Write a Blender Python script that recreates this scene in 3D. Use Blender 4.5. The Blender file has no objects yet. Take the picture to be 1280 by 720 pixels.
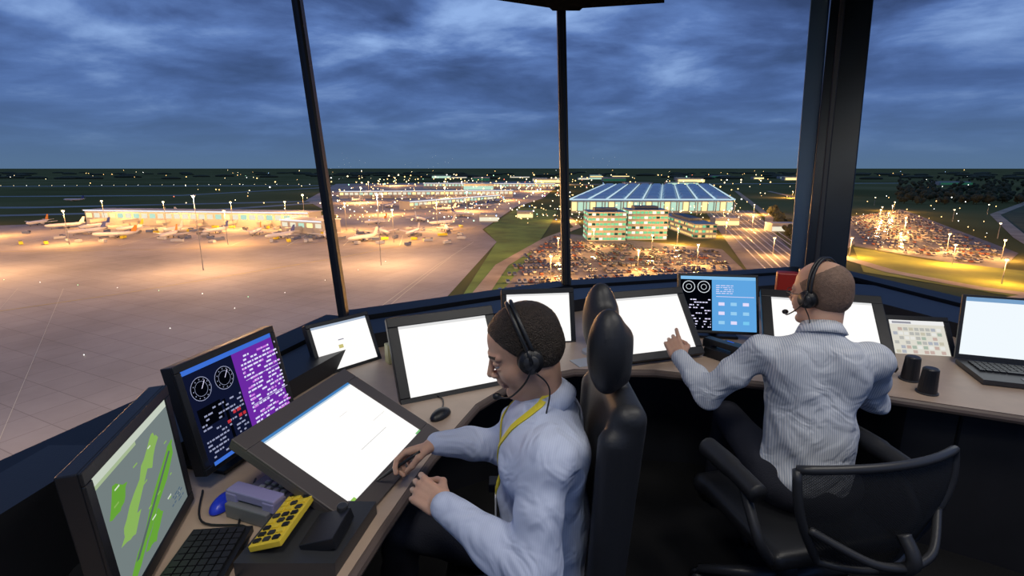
import bpy, math, random
import numpy as np
from mathutils import Vector, Matrix
random.seed(7); rng=np.random.default_rng(7)
scene=bpy.context.scene
scene.view_settings.view_transform='Standard'
COL=scene.collection
# ------------------------------------------------------------------ materials
def nt(m):
    m.use_nodes=True; return m.node_tree
def pmat(name,col,rough=.5,metal=0.,noise=0.,nscale=20.,bump=0.,bscale=60.,spec=.5,sss=0.,trans=0.,col2=None):
    m=bpy.data.materials.new(name); t=nt(m); b=t.nodes['Principled BSDF']
    b.inputs['Base Color'].default_value=(*col,1); b.inputs['Roughness'].default_value=rough
    b.inputs['Metallic'].default_value=metal; b.inputs['Specular IOR Level'].default_value=spec
    if sss: 
        b.inputs['Subsurface Weight'].default_value=sss; b.inputs['Subsurface Radius'].default_value=(.012,.005,.003); b.inputs['Subsurface Scale'].default_value=1.
    tc=t.nodes.new('ShaderNodeTexCoord')
    if noise or col2:
        n=t.nodes.new('ShaderNodeTexNoise'); n.inputs['Scale'].default_value=nscale; n.inputs['Detail'].default_value=6
        t.links.new(tc.outputs['Object'],n.inputs['Vector'])
        r=t.nodes.new('ShaderNodeValToRGB'); r.color_ramp.elements[0].position=.3; r.color_ramp.elements[1].position=.7
        c2=col2 if col2 else tuple(min(1,c*(1+noise)) for c in col)
        c1=col if col2 else tuple(c*(1-noise) for c in col)
        r.color_ramp.elements[0].color=(*c1,1); r.color_ramp.elements[1].color=(*c2,1)
        t.links.new(n.outputs['Fac'],r.inputs['Fac']); t.links.new(r.outputs['Color'],b.inputs['Base Color'])
    if bump:
        n2=t.nodes.new('ShaderNodeTexNoise'); n2.inputs['Scale'].default_value=bscale; n2.inputs['Detail'].default_value=4
        t.links.new(tc.outputs['Object'],n2.inputs['Vector'])
        bp=t.nodes.new('ShaderNodeBump'); bp.inputs['Strength'].default_value=bump; bp.inputs['Distance'].default_value=.01
        t.links.new(n2.outputs['Fac'],bp.inputs['Height']); t.links.new(bp.outputs['Normal'],b.inputs['Normal'])
    return m
_em={}
def em(col,st=1.,sample=True):
    k=(tuple(round(c,3) for c in col),st,sample)
    if k in _em: return _em[k]
    m=bpy.data.materials.new('glow_%d'%len(_em)); t=nt(m); t.nodes.clear()
    e=t.nodes.new('ShaderNodeEmission'); e.inputs[0].default_value=(*col,1); e.inputs[1].default_value=st
    o=t.nodes.new('ShaderNodeOutputMaterial'); t.links.new(e.outputs[0],o.inputs[0])
    if not sample:
        try: m.cycles.emission_sampling='NONE'
        except Exception: pass
    _em[k]=m; return m
def srgb(r,g,b):
    f=lambda c:(c/255/12.92) if c/255<=.04045 else ((c/255+.055)/1.055)**2.4
    return (f(r),f(g),f(b))
# ------------------------------------------------------------------ mesh builder
class MB:
    def __init__(s): s.v=[];s.f=[];s.fm=[];s.m=[]
    def mi(s,m):
        if m not in s.m: s.m.append(m)
        return s.m.index(m)
    def add(s,vs,fs,mat):
        o=len(s.v); s.v+= [tuple(v) for v in vs]; k=s.mi(mat)
        for f in fs: s.f.append(tuple(o+i for i in f)); s.fm.append(k)
    def box(s,c,d,mat,R=None):
        vs=[]
        for x in(-.5,.5):
            for y in(-.5,.5):
                for z in(-.5,.5):
                    p=Vector((x*d[0],y*d[1],z*d[2]))
                    if R is not None: p=R@p
                    vs.append(p+Vector(c))
        s.add(vs,[(0,1,3,2),(4,6,7,5),(0,4,5,1),(2,3,7,6),(0,2,6,4),(1,5,7,3)],mat)
    def prism(s,poly,z0,z1,mat,top=None):
        n=len(poly); vs=[(p[0],p[1],z0) for p in poly]+[(p[0],p[1],z1) for p in poly]
        s.add(vs,[tuple(range(n-1,-1,-1))]+[(i,(i+1)%n,n+(i+1)%n,n+i) for i in range(n)],mat)
        s.add([(p[0],p[1],z1) for p in poly],[tuple(range(n))],top or mat)
    def cyl(s,a,b,ra,rb,mat,n=16):
        a=Vector(a);b=Vector(b); d=(b-a).normalized(); q=d.to_track_quat('Z','Y').to_matrix()
        vs=[]
        for c,r in((a,ra),(b,rb)):
            for i in range(n):
                t=2*math.pi*i/n; vs.append(c+q@Vector((math.cos(t)*r,math.sin(t)*r,0)))
        s.add(vs,[(i,(i+1)%n,n+(i+1)%n,n+i) for i in range(n)]+[tuple(range(n-1,-1,-1)),tuple(range(n,2*n))],mat)
    def tube(s,pts,r,mat,n=8):
        pts=[Vector(p) for p in pts]; vs=[]; up=None
        m=len(pts); rr=r if isinstance(r,(list,tuple)) else [r]*m
        for k,p in enumerate(pts):
            d=(pts[min(k+1,m-1)]-pts[max(k-1,0)]).normalized()
            if up is None: up=d.orthogonal().normalized()
            up=(up-d*up.dot(d)).normalized(); sd=d.cross(up)
            for i in range(n):
                t=2*math.pi*i/n; vs.append(p+(up*math.cos(t)+sd*math.sin(t))*rr[k])
        fs=[(k*n+i,k*n+(i+1)%n,(k+1)*n+(i+1)%n,(k+1)*n+i) for k in range(m-1) for i in range(n)]
        fs+=[tuple(range(n-1,-1,-1)),tuple(range((m-1)*n,m*n))]
        s.add(vs,fs,mat)
    def sph(s,c,r,mat,n=12,m=8,R=None):
        if not isinstance(r,(tuple,list)): r=(r,r,r)
        vs=[];c=Vector(c)
        for j in range(m+1):
            ph=math.pi*j/m
            for i in range(n):
                t=2*math.pi*i/n; p=Vector((r[0]*math.sin(ph)*math.cos(t),r[1]*math.sin(ph)*math.sin(t),r[2]*math.cos(ph)))
                if R is not None: p=R@p
                vs.append(c+p)
        fs=[(j*n+i,(j+1)*n+i,(j+1)*n+(i+1)%n,j*n+(i+1)%n) for j in range(m) for i in range(n)]
        s.add(vs,fs,mat)
    def quad(s,a,b,c,d,mat): s.add([a,b,c,d],[(0,1,2,3)],mat)
    def obj(s,name,parent=None,smooth=False,bevel=0.):
        me=bpy.data.meshes.new(name); me.from_pydata(s.v,[],s.f)
        for m in s.m: me.materials.append(m)
        me.polygons.foreach_set('material_index',s.fm)
        if smooth: me.polygons.foreach_set('use_smooth',[True]*len(s.f))
        me.update(); o=bpy.data.objects.new(name,me); COL.objects.link(o)
        if parent: o.parent=parent
        if bevel:
            b=o.modifiers.new('bevel','BEVEL'); b.width=bevel; b.segments=2; b.limit_method='ANGLE'
        return o
def empty(name,loc=(0,0,0)):
    o=bpy.data.objects.new(name,None); o.location=loc; COL.objects.link(o); o.empty_display_size=.1; return o
def spline(pts,n=8):
    P=[Vector(p) for p in pts]; out=[]
    for i in range(len(P)-1):
        p0=P[max(i-1,0)];p1=P[i];p2=P[i+1];p3=P[min(i+2,len(P)-1)]
        for k in range(n):
            t=k/n; out.append(.5*((2*p1)+(p2-p0)*t+(2*p0-5*p1+4*p2-p3)*t*t+(3*p1-p0-3*p2+p3)*t**3))
    out.append(P[-1]); return out
# ------------------------------------------------------------------ SDF modelling
def cap(a,b,ra,rb):
    a=np.array(a,np.float32);b=np.array(b,np.float32);d=b-a;L=float(d@d)+1e-12
    def f(X,Y,Z):
        x=X-a[0];y=Y-a[1];z=Z-a[2]; h=np.clip((x*d[0]+y*d[1]+z*d[2])/L,0,1)
        return np.sqrt((x-h*d[0])**2+(y-h*d[1])**2+(z-h*d[2])**2)-(ra+(rb-ra)*h)
    return f
def _loc(c,R):
    c=np.array(c,np.float32)
    def g(X,Y,Z):
        x=X-c[0];y=Y-c[1];z=Z-c[2]
        if R is None: return x,y,z
        return tuple(x*R[i][0]+y*R[i][1]+z*R[i][2] for i in range(3))
    return g
def ell(c,r,R=None):
    g=_loc(c,R)
    def f(X,Y,Z):
        x,y,z=g(X,Y,Z); k0=np.sqrt((x/r[0])**2+(y/r[1])**2+(z/r[2])**2)+1e-6
        k1=np.sqrt((x/r[0]**2)**2+(y/r[1]**2)**2+(z/r[2]**2)**2)+1e-6
        return k0*(k0-1)/k1
    return f
def rbox(c,h,r,R=None):
    g=_loc(c,R)
    def f(X,Y,Z):
        x,y,z=g(X,Y,Z); qx=np.abs(x)-h[0]+r;qy=np.abs(y)-h[1]+r;qz=np.abs(z)-h[2]+r
        return np.sqrt(np.maximum(qx,0)**2+np.maximum(qy,0)**2+np.maximum(qz,0)**2)+np.minimum(np.maximum(qx,np.maximum(qy,qz)),0)-r
    return f
def half(n,c):
    n=np.array(n,float);n/=np.linalg.norm(n)
    return lambda X,Y,Z: X*n[0]+Y*n[1]+Z*n[2]-c
def smin(a,b,k):
    if k<=0: return np.minimum(a,b)
    h=np.clip(.5+.5*(b-a)/k,0,1); return b+(a-b)*h-k*h*(1-h)
def sdf_obj(name,ops,lo,hi,h,mat,parent=None,matfn=None,mats=None,noise=None,M=None,flip=False):
    lo=np.array(lo,np.float32);hi=np.array(hi,np.float32)
    n=np.ceil((hi-lo)/h).astype(int)+1
    X,Y,Z=np.meshgrid(*[lo[i]+h*np.arange(n[i],dtype=np.float32) for i in range(3)],indexing='ij')
    v=np.full(X.shape,9.,np.float32)
    for op in ops:
        d=op[1](X,Y,Z); k=op[2]
        if op[0]=='u': v=smin(v,d,k)
        elif op[0]=='s': v=-smin(-v,d,k)
        elif op[0]=='i': v=-smin(-v,-d,k)
    if noise is not None: v=v+noise(X,Y,Z)
    s=v<0; cnt=np.zeros(tuple(n-1),np.int8)
    for a in(0,1):
        for b in(0,1):
            for c in(0,1): cnt+=s[a:n[0]-1+a,b:n[1]-1+b,c:n[2]-1+c]
    act=(cnt>0)&(cnt<8); I=np.argwhere(act); vid=np.full(act.shape,-1,np.int64); vid[act]=np.arange(len(I))
    acc=np.zeros((len(I),3));w=np.zeros(len(I))
    for ax in range(3):
        o1,o2=[q for q in range(3) if q!=ax]
        for a in(0,1):
            for b in(0,1):
                off=np.zeros(3,int);off[o1]=a;off[o2]=b; p=I+off;q=p.copy();q[:,ax]+=1
                va=v[tuple(p.T)];vb=v[tuple(q.T)];m=(va<0)!=(vb<0)
                t=np.where(m,va/np.where(m,va-vb,1),0); pos=p.astype(float); pos[:,ax]+=t
                acc[m]+=pos[m];w[m]+=1
    V=acc/w[:,None]*h+lo
    F=[]
    for ax in range(3):
        o1,o2=(ax+1)%3,(ax+2)%3
        sl0=[slice(None)]*3;sl1=[slice(None)]*3;sl0[ax]=slice(0,-1);sl1[ax]=slice(1,None)
        A=s[tuple(sl0)];B=s[tuple(sl1)]; E=np.argwhere(A!=B); E=E[(E[:,o1]>0)&(E[:,o2]>0)&(E[:,o1]<n[o1]-1)&(E[:,o2]<n[o2]-1)]
        if not len(E): continue
        ins=A[tuple(E.T)]
        def cid(d1,d2):
            q=E.copy();q[:,o1]-=d1;q[:,o2]-=d2; return vid[tuple(q.T)]
        Q=np.stack([cid(1,1),cid(0,1),cid(0,0),cid(1,0)],1); Q[~ins]=Q[~ins][:,::-1]; F.append(Q)
    F=np.concatenate(F)
    if flip: V[:,1]*=-1; F=F[:,::-1]
    Vl=V.copy()
    if M is not None:
        Mm=np.array(M); V=V@Mm[:3,:3].T+Mm[:3,3]
    me=bpy.data.meshes.new(name); me.vertices.add(len(V)); me.vertices.foreach_set('co',V.astype(np.float32).ravel())
    me.loops.add(4*len(F)); me.loops.foreach_set('vertex_index',F.ravel().astype(np.int32))
    me.polygons.add(len(F)); me.polygons.foreach_set('loop_start',(4*np.arange(len(F))).astype(np.int32))
    me.polygons.foreach_set('loop_total',np.full(len(F),4,np.int32))
    for m in (mats or [mat]): me.materials.append(m)
    if matfn is not None:
        cc=Vl[F].mean(1); me.polygons.foreach_set('material_index',matfn(cc).astype(np.int32))
    me.update(calc_edges=True); me.polygons.foreach_set('use_smooth',np.ones(len(F),bool))
    o=bpy.data.objects.new(name,me); COL.objects.link(o)
    if parent: o.parent=parent
    sm=o.modifiers.new('smooth','SMOOTH'); sm.factor=.5; sm.iterations=2
    return o
# ------------------------------------------------------------------ common materials
BLACK=pmat('black_plastic',(.012,.013,.016),.42,bump=.05,bscale=200)
DGREY=pmat('dark_grey_plastic',(.035,.036,.04),.4)
GREY=pmat('grey_plastic',(.18,.18,.2),.5)
LGREY=pmat('light_plastic',(.45,.46,.48),.45)
LEATHER=pmat('black_leather',(.018,.019,.023),.5,bump=.08,bscale=120)
FRAME=pmat('window_frame_metal',(.008,.009,.012),.5,.2)
COLM=pmat('column_paint',(.012,.02,.028),.3,.2,noise=.3,nscale=3)
CARPET=pmat('dark_carpet',(.008,.008,.009),.95,bump=.4,bscale=300)
CEIL=pmat('ceiling_paint',(.006,.006,.007),1.,noise=.15,spec=0.)
WALL=pmat('wall_paint',(.02,.022,.026),.7,noise=.1)
DESK=pmat('desk_laminate',(.50,.37,.28),.4,noise=.06,nscale=14)
DESKR=pmat('desk_edge',(.13,.095,.08),.5)
FASC=pmat('fascia_panel',(.02,.02,.024),.6,noise=.15,nscale=6)
CHROME=pmat('steel',(.5,.5,.52),.25,1.)
SKIN=pmat('skin',(.60,.35,.245),.5,noise=.05,nscale=25,bump=.06,bscale=180,sss=.15)
LIP=pmat('lip',(.46,.24,.18),.45)
HAIR1=pmat('dark_hair',(.028,.018,.013),.6,bump=.9,bscale=260,noise=.4,nscale=120)
HAIR2=pmat('cropped_hair',(.20,.125,.09),.7,bump=.4,bscale=260,noise=.2,nscale=90)
TROU=pmat('dark_trousers',(.02,.022,.035),.85,bump=.3,bscale=200)
SHOE=pmat('shoe_leather',(.012,.01,.01),.35)
EYE=pmat('eye_white',(.62,.58,.56),.3); IRIS=pmat('iris',(.04,.03,.025),.3)
YEL=pmat('lanyard_fabric',(.75,.62,.03),.6)
RED=pmat('red_plastic',(.45,.03,.02),.4)
def shirtmat(name,c1,c2,scale,dist,bump):
    m=bpy.data.materials.new(name); t=nt(m); b=t.nodes['Principled BSDF']; b.inputs['Roughness'].default_value=.8
    tc=t.nodes.new('ShaderNodeTexCoord'); w=t.nodes.new('ShaderNodeTexWave'); w.inputs['Scale'].default_value=scale; w.inputs['Distortion'].default_value=dist
    w.bands_direction='X'
    mp=t.nodes.new('ShaderNodeMapping'); mp.inputs['Rotation'].default_value=(0,0,.25); t.links.new(tc.outputs['Object'],mp.inputs[0])
    t.links.new(mp.outputs[0],w.inputs['Vector']); r=t.nodes.new('ShaderNodeValToRGB')
    r.color_ramp.elements[0].color=(*c1,1); r.color_ramp.elements[1].color=(*c2,1); r.color_ramp.elements[0].position=.25; r.color_ramp.elements[1].position=.6
    t.links.new(w.outputs['Fac'],r.inputs['Fac']); t.links.new(r.outputs['Color'],b.inputs['Base Color'])
    n=t.nodes.new('ShaderNodeTexNoise'); n.inputs['Scale'].default_value=9; n.inputs['Detail'].default_value=2; n.inputs['Distortion'].default_value=1.1
    t.links.new(tc.outputs['Object'],n.inputs['Vector']); bp=t.nodes.new('ShaderNodeBump'); bp.inputs['Strength'].default_value=bump; bp.inputs['Distance'].default_value=.04
    t.links.new(n.outputs['Fac'],bp.inputs['Height']); t.links.new(bp.outputs['Normal'],b.inputs['Normal'])
    return m
SH1=shirtmat('blue_shirt',(.52,.58,.76),(.57,.63,.80),60,.3,.6)
SH2=shirtmat('striped_shirt',(.42,.47,.58),(.69,.71,.75),42,.05,.55)
GL=bpy.data.materials.new('window_glass'); t=nt(GL); t.nodes.clear()
tr=t.nodes.new('ShaderNodeBsdfTransparent'); tr.inputs[0].default_value=(.94,.96,.98,1)
gl=t.nodes.new('ShaderNodeBsdfGlossy'); gl.inputs['Roughness'].default_value=.02
fr=t.nodes.new('ShaderNodeFresnel'); fr.inputs[0].default_value=1.03
mx=t.nodes.new('ShaderNodeMixShader'); o=t.nodes.new('ShaderNodeOutputMaterial')
t.links.new(fr.outputs[0],mx.inputs[0]);t.links.new(tr.outputs[0],mx.inputs[1]);t.links.new(gl.outputs[0],mx.inputs[2]);t.links.new(mx.outputs[0],o.inputs[0])
# ------------------------------------------------------------------ world
w=bpy.data.worlds.new('dusk_sky'); scene.world=w; w.use_nodes=True; t=w.node_tree; t.nodes.clear()
N=t.nodes.new; L=t.links.new
tc=N('ShaderNodeTexCoord'); sp=N('ShaderNodeSeparateXYZ'); L(tc.outputs['Generated'],sp.inputs[0])
def mth(op,a,b=None):
    n=N('ShaderNodeMath'); n.operation=op
    for i,q in enumerate((a,b)):
        if q is None: continue
        if isinstance(q,(int,float)): n.inputs[i].default_value=q
        else: L(q,n.inputs[i])
    return n.outputs[0]
z=mth('MAXIMUM',sp.outputs[2],0.); zd=mth('ADD',z,.17)
cb=N('ShaderNodeCombineXYZ'); L(mth('DIVIDE',sp.outputs[0],zd),cb.inputs[0]); L(mth('DIVIDE',sp.outputs[1],zd),cb.inputs[1]); L(mth('MULTIPLY',z,.6),cb.inputs[2])
mp=N('ShaderNodeMapping'); mp.inputs['Scale'].default_value=(1.,1.15,1); mp.inputs['Location'].default_value=(5.3,2.2,0); mp.inputs['Rotation'].default_value=(0,0,.5); L(cb.outputs[0],mp.inputs[0])
n1=N('ShaderNodeTexNoise'); n1.inputs['Scale'].default_value=1.25; n1.inputs['Detail'].default_value=10; n1.inputs['Roughness'].default_value=.55; n1.inputs['Distortion'].default_value=.25
L(mp.outputs[0],n1.inputs['Vector'])
r=N('ShaderNodeValToRGB'); e=r.color_ramp.elements; e[0].position=.36; e[0].color=(*srgb(50,68,106),1); e[1].position=.70; e[1].color=(*srgb(142,172,220),1)
q=e.new(.46); q.color=(*srgb(67,90,138),1); q=e.new(.56); q.color=(*srgb(90,119,174),1)
L(n1.outputs['Fac'],r.inputs['Fac'])
hr=N('ShaderNodeValToRGB'); e=hr.color_ramp.elements; e[0].position=.01; e[0].color=(0,0,0,1); e[1].position=.22; e[1].color=(1,1,1,1); L(z,hr.inputs['Fac'])
hc=N('ShaderNodeValToRGB'); e=hc.color_ramp.elements; e[0].position=0; e[0].color=(*srgb(84,110,140),1); e[1].position=.12; e[1].color=(*srgb(76,104,152),1); L(z,hc.inputs['Fac'])
mix=N('ShaderNodeMix'); mix.data_type='RGBA'; L(hr.outputs[0],mix.inputs[0]); L(hc.outputs[0],mix.inputs[6]); L(r.outputs[0],mix.inputs[7])
bg=N('ShaderNodeBackground'); L(mix.outputs[2],bg.inputs[0]); bg.inputs[1].default_value=1.12; ow=N('ShaderNodeOutputWorld'); L(bg.outputs[0],ow.inputs[0])
# ------------------------------------------------------------------ camera
cd=bpy.data.cameras.new('camera'); cam=bpy.data.objects.new('camera',cd); COL.objects.link(cam)
cam.location=(0,0,1.7); cam.rotation_euler=(math.radians(90-13.2),0,0); cd.lens=18; cd.sensor_width=36; cd.clip_end=90000; cd.clip_start=.05
scene.camera=cam
# ------------------------------------------------------------------ room shell
SILL=.85; CZ=3.15
bot=[(-2.0,-.84),(-.99,2.9),(.41,3.76),(2.72,4.39),(3.35,1.05),(1.8,-2.2),(-.6,-2.6)]
top=[(-2.38,-.74),(-1.29,3.30),(.365,4.31),(2.82,4.76),(3.75,1.15),(2.0,-2.55),(-.85,-2.95)]
nV=len(bot); names=['west','northwest','north','east','southeast','south','southwest']
b=MB(); b.prism(bot,-.06,0,CARPET); b.obj('floor')
b=MB(); b.prism([(p[0]*1.03,p[1]*1.03) for p in top],CZ,CZ+.1,CEIL); b.obj('ceiling')
for i in range(nV):
    j=(i+1)%nV
    p=Vector((*bot[i],0));q=Vector((*bot[j],0)); d=(q-p).normalized(); out=Vector((-d.y,d.x,0))*.1
    b=MB(); b.prism([p[:2],(p+out)[:2],(q+out)[:2],q[:2]],-.06,SILL-.03,WALL); b.obj('wall_'+names[i])
    b=MB(); b.prism([(p-out*.5)[:2],(p+out*1.2)[:2],(q+out*1.2)[:2],(q-out*.5)[:2]],SILL-.03,SILL,FRAME); b.obj('trim_%d'%(i+1))
    b=MB(); b.quad((*bot[i],SILL),(*bot[j],SILL),(*top[j],CZ),(*top[i],CZ),GL); b.obj('window_%d'%(i+1))
    r=.028 if i==1 else .036
    if i!=3:
        b=MB(); b.tube([(*bot[i],SILL-.02),(*top[i],CZ)],r*1.25,FRAME,4); b.tube([Vector((*bot[i],SILL))-Vector((*Vector(bot[i]).normalized(),0))*.03,Vector((*top[i],CZ))-Vector((*Vector(top[i]).normalized(),0))*.03],r*.6,FRAME,6)
        b.obj('window_mullion')
b=MB(); B0=Vector((2.66,4.22,0));T0=Vector((2.78,4.62,CZ))
ang=math.radians(-32)
def sec(c,hx,hy): 
    return [c+Matrix.Rotation(ang,3,'Z')@Vector((x,y,0)) for x,y in((-hx,-hy),(hx,-hy),(hx,hy),(-hx,hy))]
def loft(bb,a,c,mat): bb.add(a+c,[(3,2,1,0),(4,5,6,7)]+[(i,(i+1)%4,4+(i+1)%4,4+i) for i in range(4)],mat)
loft(b,sec(B0,.15,.13),sec(T0,.145,.13),COLM)
off=Matrix.Rotation(ang,3,'Z')@Vector((-.2,.1,0))
BLUEREFL=pmat('painted_blue_reflection',(.06,.12,.20),.35,.2)  # strip coloured blue to paint in the reflection beside the column
loft(b,sec(B0+off,.06,.1),sec(T0+off*1.15,.07,.1),BLUEREFL)
off2=Matrix.Rotation(ang,3,'Z')@Vector((-.06,-.14,0))
loft(b,sec(B0+off2,.02,.02),sec(T0+off2,.02,.02),DGREY)
b.obj('structural_column',bevel=.008)
b=MB(); b.prism([(-.12,4.0),(.05,3.55),(.8,3.5),(1.1,4.07),(.37,4.23)],2.86,CZ,CEIL); b.prism([(.2,3.9),(.55,3.9),(.5,4.15),(.3,4.15)],2.83,2.86,CEIL); b.obj('ceiling_soffit')
# ------------------------------------------------------------------ desk
front=[(-.60,-.1),(-.50,.5),(-.42,.9),(-.36,1.2),(-.28,1.55),(-.15,1.95),(.02,2.2),(.3,2.33),(.69,2.32),(.95,2.24),(1.3,2.13),(1.61,2.03),(2.01,1.85),(2.4,1.6),(2.6,1.15)]
back=[(3.26,1.15),(2.76,3.80),(2.40,3.95),(2.30,4.20),(.43,3.68),(-.95,2.82),(-1.75,-.1)]
b=MB(); b.prism(front+back,.715,.75,DESKR,DESK)
for i in range(len(front)-1):
    p=Vector((*front[i],.73));q=Vector((*front[i+1],.73)); b.cyl(p,q,.019,.019,DESKR,10)
fas=[(-.9,-.1),(-.84,1.1),(-.76,1.7),(-.4,2.4),(.3,2.8),(1.0,2.72),(1.68,2.55),(1.78,2.12),(2.1,1.93),(2.46,1.68),(2.66,1.17)]
for i in range(len(fas)-1):
    p=Vector(fas[i]);q=Vector(fas[i+1]); d=(q-p).normalized(); o_=Vector((-d.y,d.x))*.02
    b.prism([p,q,q+o_,p+o_],0,.715,FASC)
    if i>=6:
        m=(p+q)/2; b.box((m.x,m.y,.45),(.012,.012,.5),BLACK)
b.obj('control_desk')
b=MB()
rin=[(-1.50,-.1),(-1.13,1.3),(-.74,2.62),(.50,3.38),(2.25,3.86),(2.98,1.3)]
rout=[(3.19,1.3),(2.74,3.78),(2.38,3.95),(2.28,4.18),(.43,3.66),(-.95,2.80),(-1.72,-.1)]
b.prism(rin+rout,.75,.835,BLACK)
b.obj('console_riser',bevel=.005)
b=MB()
for k,(x0,z1) in enumerate(((-1.12,1.0),(-1.22,.94))):
    b.prism([(x0-.12,.45),(x0+.02,.45),(x0+.02+.06,1.2),(x0-.08,1.2)][::1],.75,z1,BLACK)
b.obj('equipment_housing',bevel=.01)
# ------------------------------------------------------------------ monitors
WHITE=(1.,.985,.96)
def T(C,a,bt):
    a=math.radians(a);bt=math.radians(bt)
    r=Vector((math.cos(a),math.sin(a),0)); u=Vector((-math.sin(a)*math.sin(bt),math.cos(a)*math.sin(bt),math.cos(bt))); n=r.cross(u)
    M=Matrix((r,u,n)).transposed()
    return M,Vector(C),r,u,n
def monitor(name,C,a,bt,w,h,content,bz=.022,stand='post',base=.75,thick=.04,frame=None,base_s=(.24,.18)):
    M,C,r,u,n=T(C,a,bt); P=empty(name,C); bod=frame or BLACK
    b=MB(); W=w+2*bz;H=h+2*bz
    def pt(x,y,z): return C+r*x+u*y+n*z
    b.box(pt(0,0,-thick/2-.002),(W,H,thick),bod,M)
    b.box(pt(0,-.01,-thick-.015),(W*.6,H*.55,.03),bod,M)
    for (x,y,sx,sy) in((0,h/2+bz/2,W,bz),(0,-h/2-bz/2,W,bz),(-w/2-bz/2,0,bz,h),(w/2+bz/2,0,bz,h)):
        b.box(pt(x,y,.001),(sx,sy,.008),bod,M)
    if stand=='post':
        bc=pt(0,-h*.15,-thick-.03); gx=Vector((bc.x,bc.y,base))
        nh=Vector((n.x,n.y,0)).normalized()
        g=gx-nh*.02
        b.cyl(g,bc,.028,.022,BLACK,12)
        Rz=Matrix.Rotation(math.radians(a),3,'Z')
        b.box((g.x,g.y,base+.008),(base_s[0],base_s[1],.014),BLACK,Rz)
    elif stand=='arms':
        for sx in(-.13,.13):
            tp=pt(sx,.02,-thick); g=Vector((tp.x,tp.y,base)); 
            b.tube([tp,g],.014,DGREY,8); lo=pt(sx,-h/2,-thick); lo.z=base+.012; b.tube([g+Vector((0,0,.012)),lo],.014,DGREY,8)
            b.sph(tp,.022,DGREY)
        g0=pt(-.13,.02,0);g1=pt(.13,.02,0); g0.z=g1.z=base+.014; b.tube([g0-n*0.03,g1-n*.03],.014,DGREY,8)
    b_o=b.obj('housing',bevel=.003)
    s=MB(); k=0
    for it in content:
        x0,y0,x1,y1,mat=it[:5]
        zz=.0012+.00006*k; k+=1
        f=lambda x,y: pt((x-.5)*w,(y-.5)*h,zz)
        if len(it)==6:
            pl=it[5]; s.add([f(*q) for q in pl],[tuple(range(len(pl)))],mat)
        else: s.quad(f(x0,y0),f(x1,y0),f(x1,y1),f(x0,y1),mat)
    s_o=s.obj('screen')
    for o in(b_o,s_o):
        o.parent=P; o.matrix_parent_inverse=Matrix.Translation(C).inverted()
    return pt
def disc(cx,cy,r,mat,asp,n=20,ri=0):
    if not ri: return [(0,0,0,0,mat,[(cx+r*math.cos(2*math.pi*i/n),cy+r*asp*math.sin(2*math.pi*i/n)) for i in range(n)])]
    out=[]
    for i in range(n):
        a0=2*math.pi*i/n;a1=2*math.pi*(i+1)/n
        out.append((0,0,0,0,mat,[(cx+ri*math.cos(a0),cy+ri*asp*math.sin(a0)),(cx+r*math.cos(a0),cy+r*asp*math.sin(a0)),(cx+r*math.cos(a1),cy+r*asp*math.sin(a1)),(cx+ri*math.cos(a1),cy+ri*asp*math.sin(a1))]))
    return out
def text(x0,y0,x1,y1,rows,mat,fill=.6,cw=.03,gap=.5):
    out=[]; dy=(y1-y0)/rows
    for i in range(rows):
        y=y0+i*dy; x=x0
        while x<x1:
            l=random.uniform(.6,2.2)*cw
            if random.random()<fill: out.append((x,y,min(x+l,x1),y+dy*gap,mat))
            x+=l+cw*.4
    return out
W1=em(WHITE,1.04)
gb=em(srgb(120,132,132),.9); g1=em(srgb(112,178,62),.8); g2=em(srgb(150,195,100),.8); gd=em(srgb(96,110,108),.8)
mapc=[(0,0,1,1,gb),(0,.93,1,1,em(srgb(205,215,200),.9)),(0,.90,.5,.93,em(srgb(170,190,150),.9))]
def blob(pts,mat,j=.018,n=4):
    out=[];m_=len(pts)
    for i in range(m_):
        a_=pts[i];c_=pts[(i+1)%m_]
        for k in range(n):
            f_=k/n; out.append((min(.99,max(.01,a_[0]+(c_[0]-a_[0])*f_+random.uniform(-j,j))),min(.9,max(.01,a_[1]+(c_[1]-a_[1])*f_+random.uniform(-j,j)))))
    return (0,0,0,0,mat,out)
mapc+=[blob([(.04,.04),(.14,.03),(.55,.26),(.95,.52),(.97,.64),(.86,.60),(.4,.30)],g1)]
mapc+=[blob([(.10,.36),(.25,.32),(.55,.56),(.80,.78),(.72,.85),(.5,.7),(.2,.50)],g2)]
mapc+=[blob([(.30,.10),(.45,.06),(.62,.20),(.56,.28)],g1,.012),blob([(.05,.62),(.2,.60),(.3,.72),(.16,.82)],g1,.014)]
mapc+=[(0,0,0,0,gb,[(.32,.44),(.42,.42),(.62,.60),(.56,.64)]),(0,0,0,0,gd,[(.18,.14),(.22,.13),(.9,.55),(.88,.57)])]
for k in range(14):
    x=random.uniform(.1,.85);y=random.uniform(.12,.8); mapc.append((x,y,x+random.uniform(.02,.07),y+.012,random.choice([g2,em(srgb(225,235,220),.9)])))
mapc+=text(.74,.08,.95,.2,4,em(srgb(90,110,130),.8),.7,.03)
monitor('map_display_monitor',(-.885,1.097,.942),104.5,3.5,.376,.301,mapc,bz=.03)
NV=em(srgb(18,24,52),.8); PU=em(srgb(110,42,165),.95); PK=em(srgb(205,120,225),1.); WT=em(srgb(225,220,250),1.); BL=em(srgb(60,110,210),1.); CY=em(srgb(120,200,240),1.); DK=em(srgb(6,8,16),.6); RD=em(srgb(190,50,60),1.); WD=em(srgb(150,155,185),1.)
pc=[(0,0,1,1,NV),(0,.95,1,1,BL),(.5,.04,1,.95,PU)]
asp=.376/.301
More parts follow.
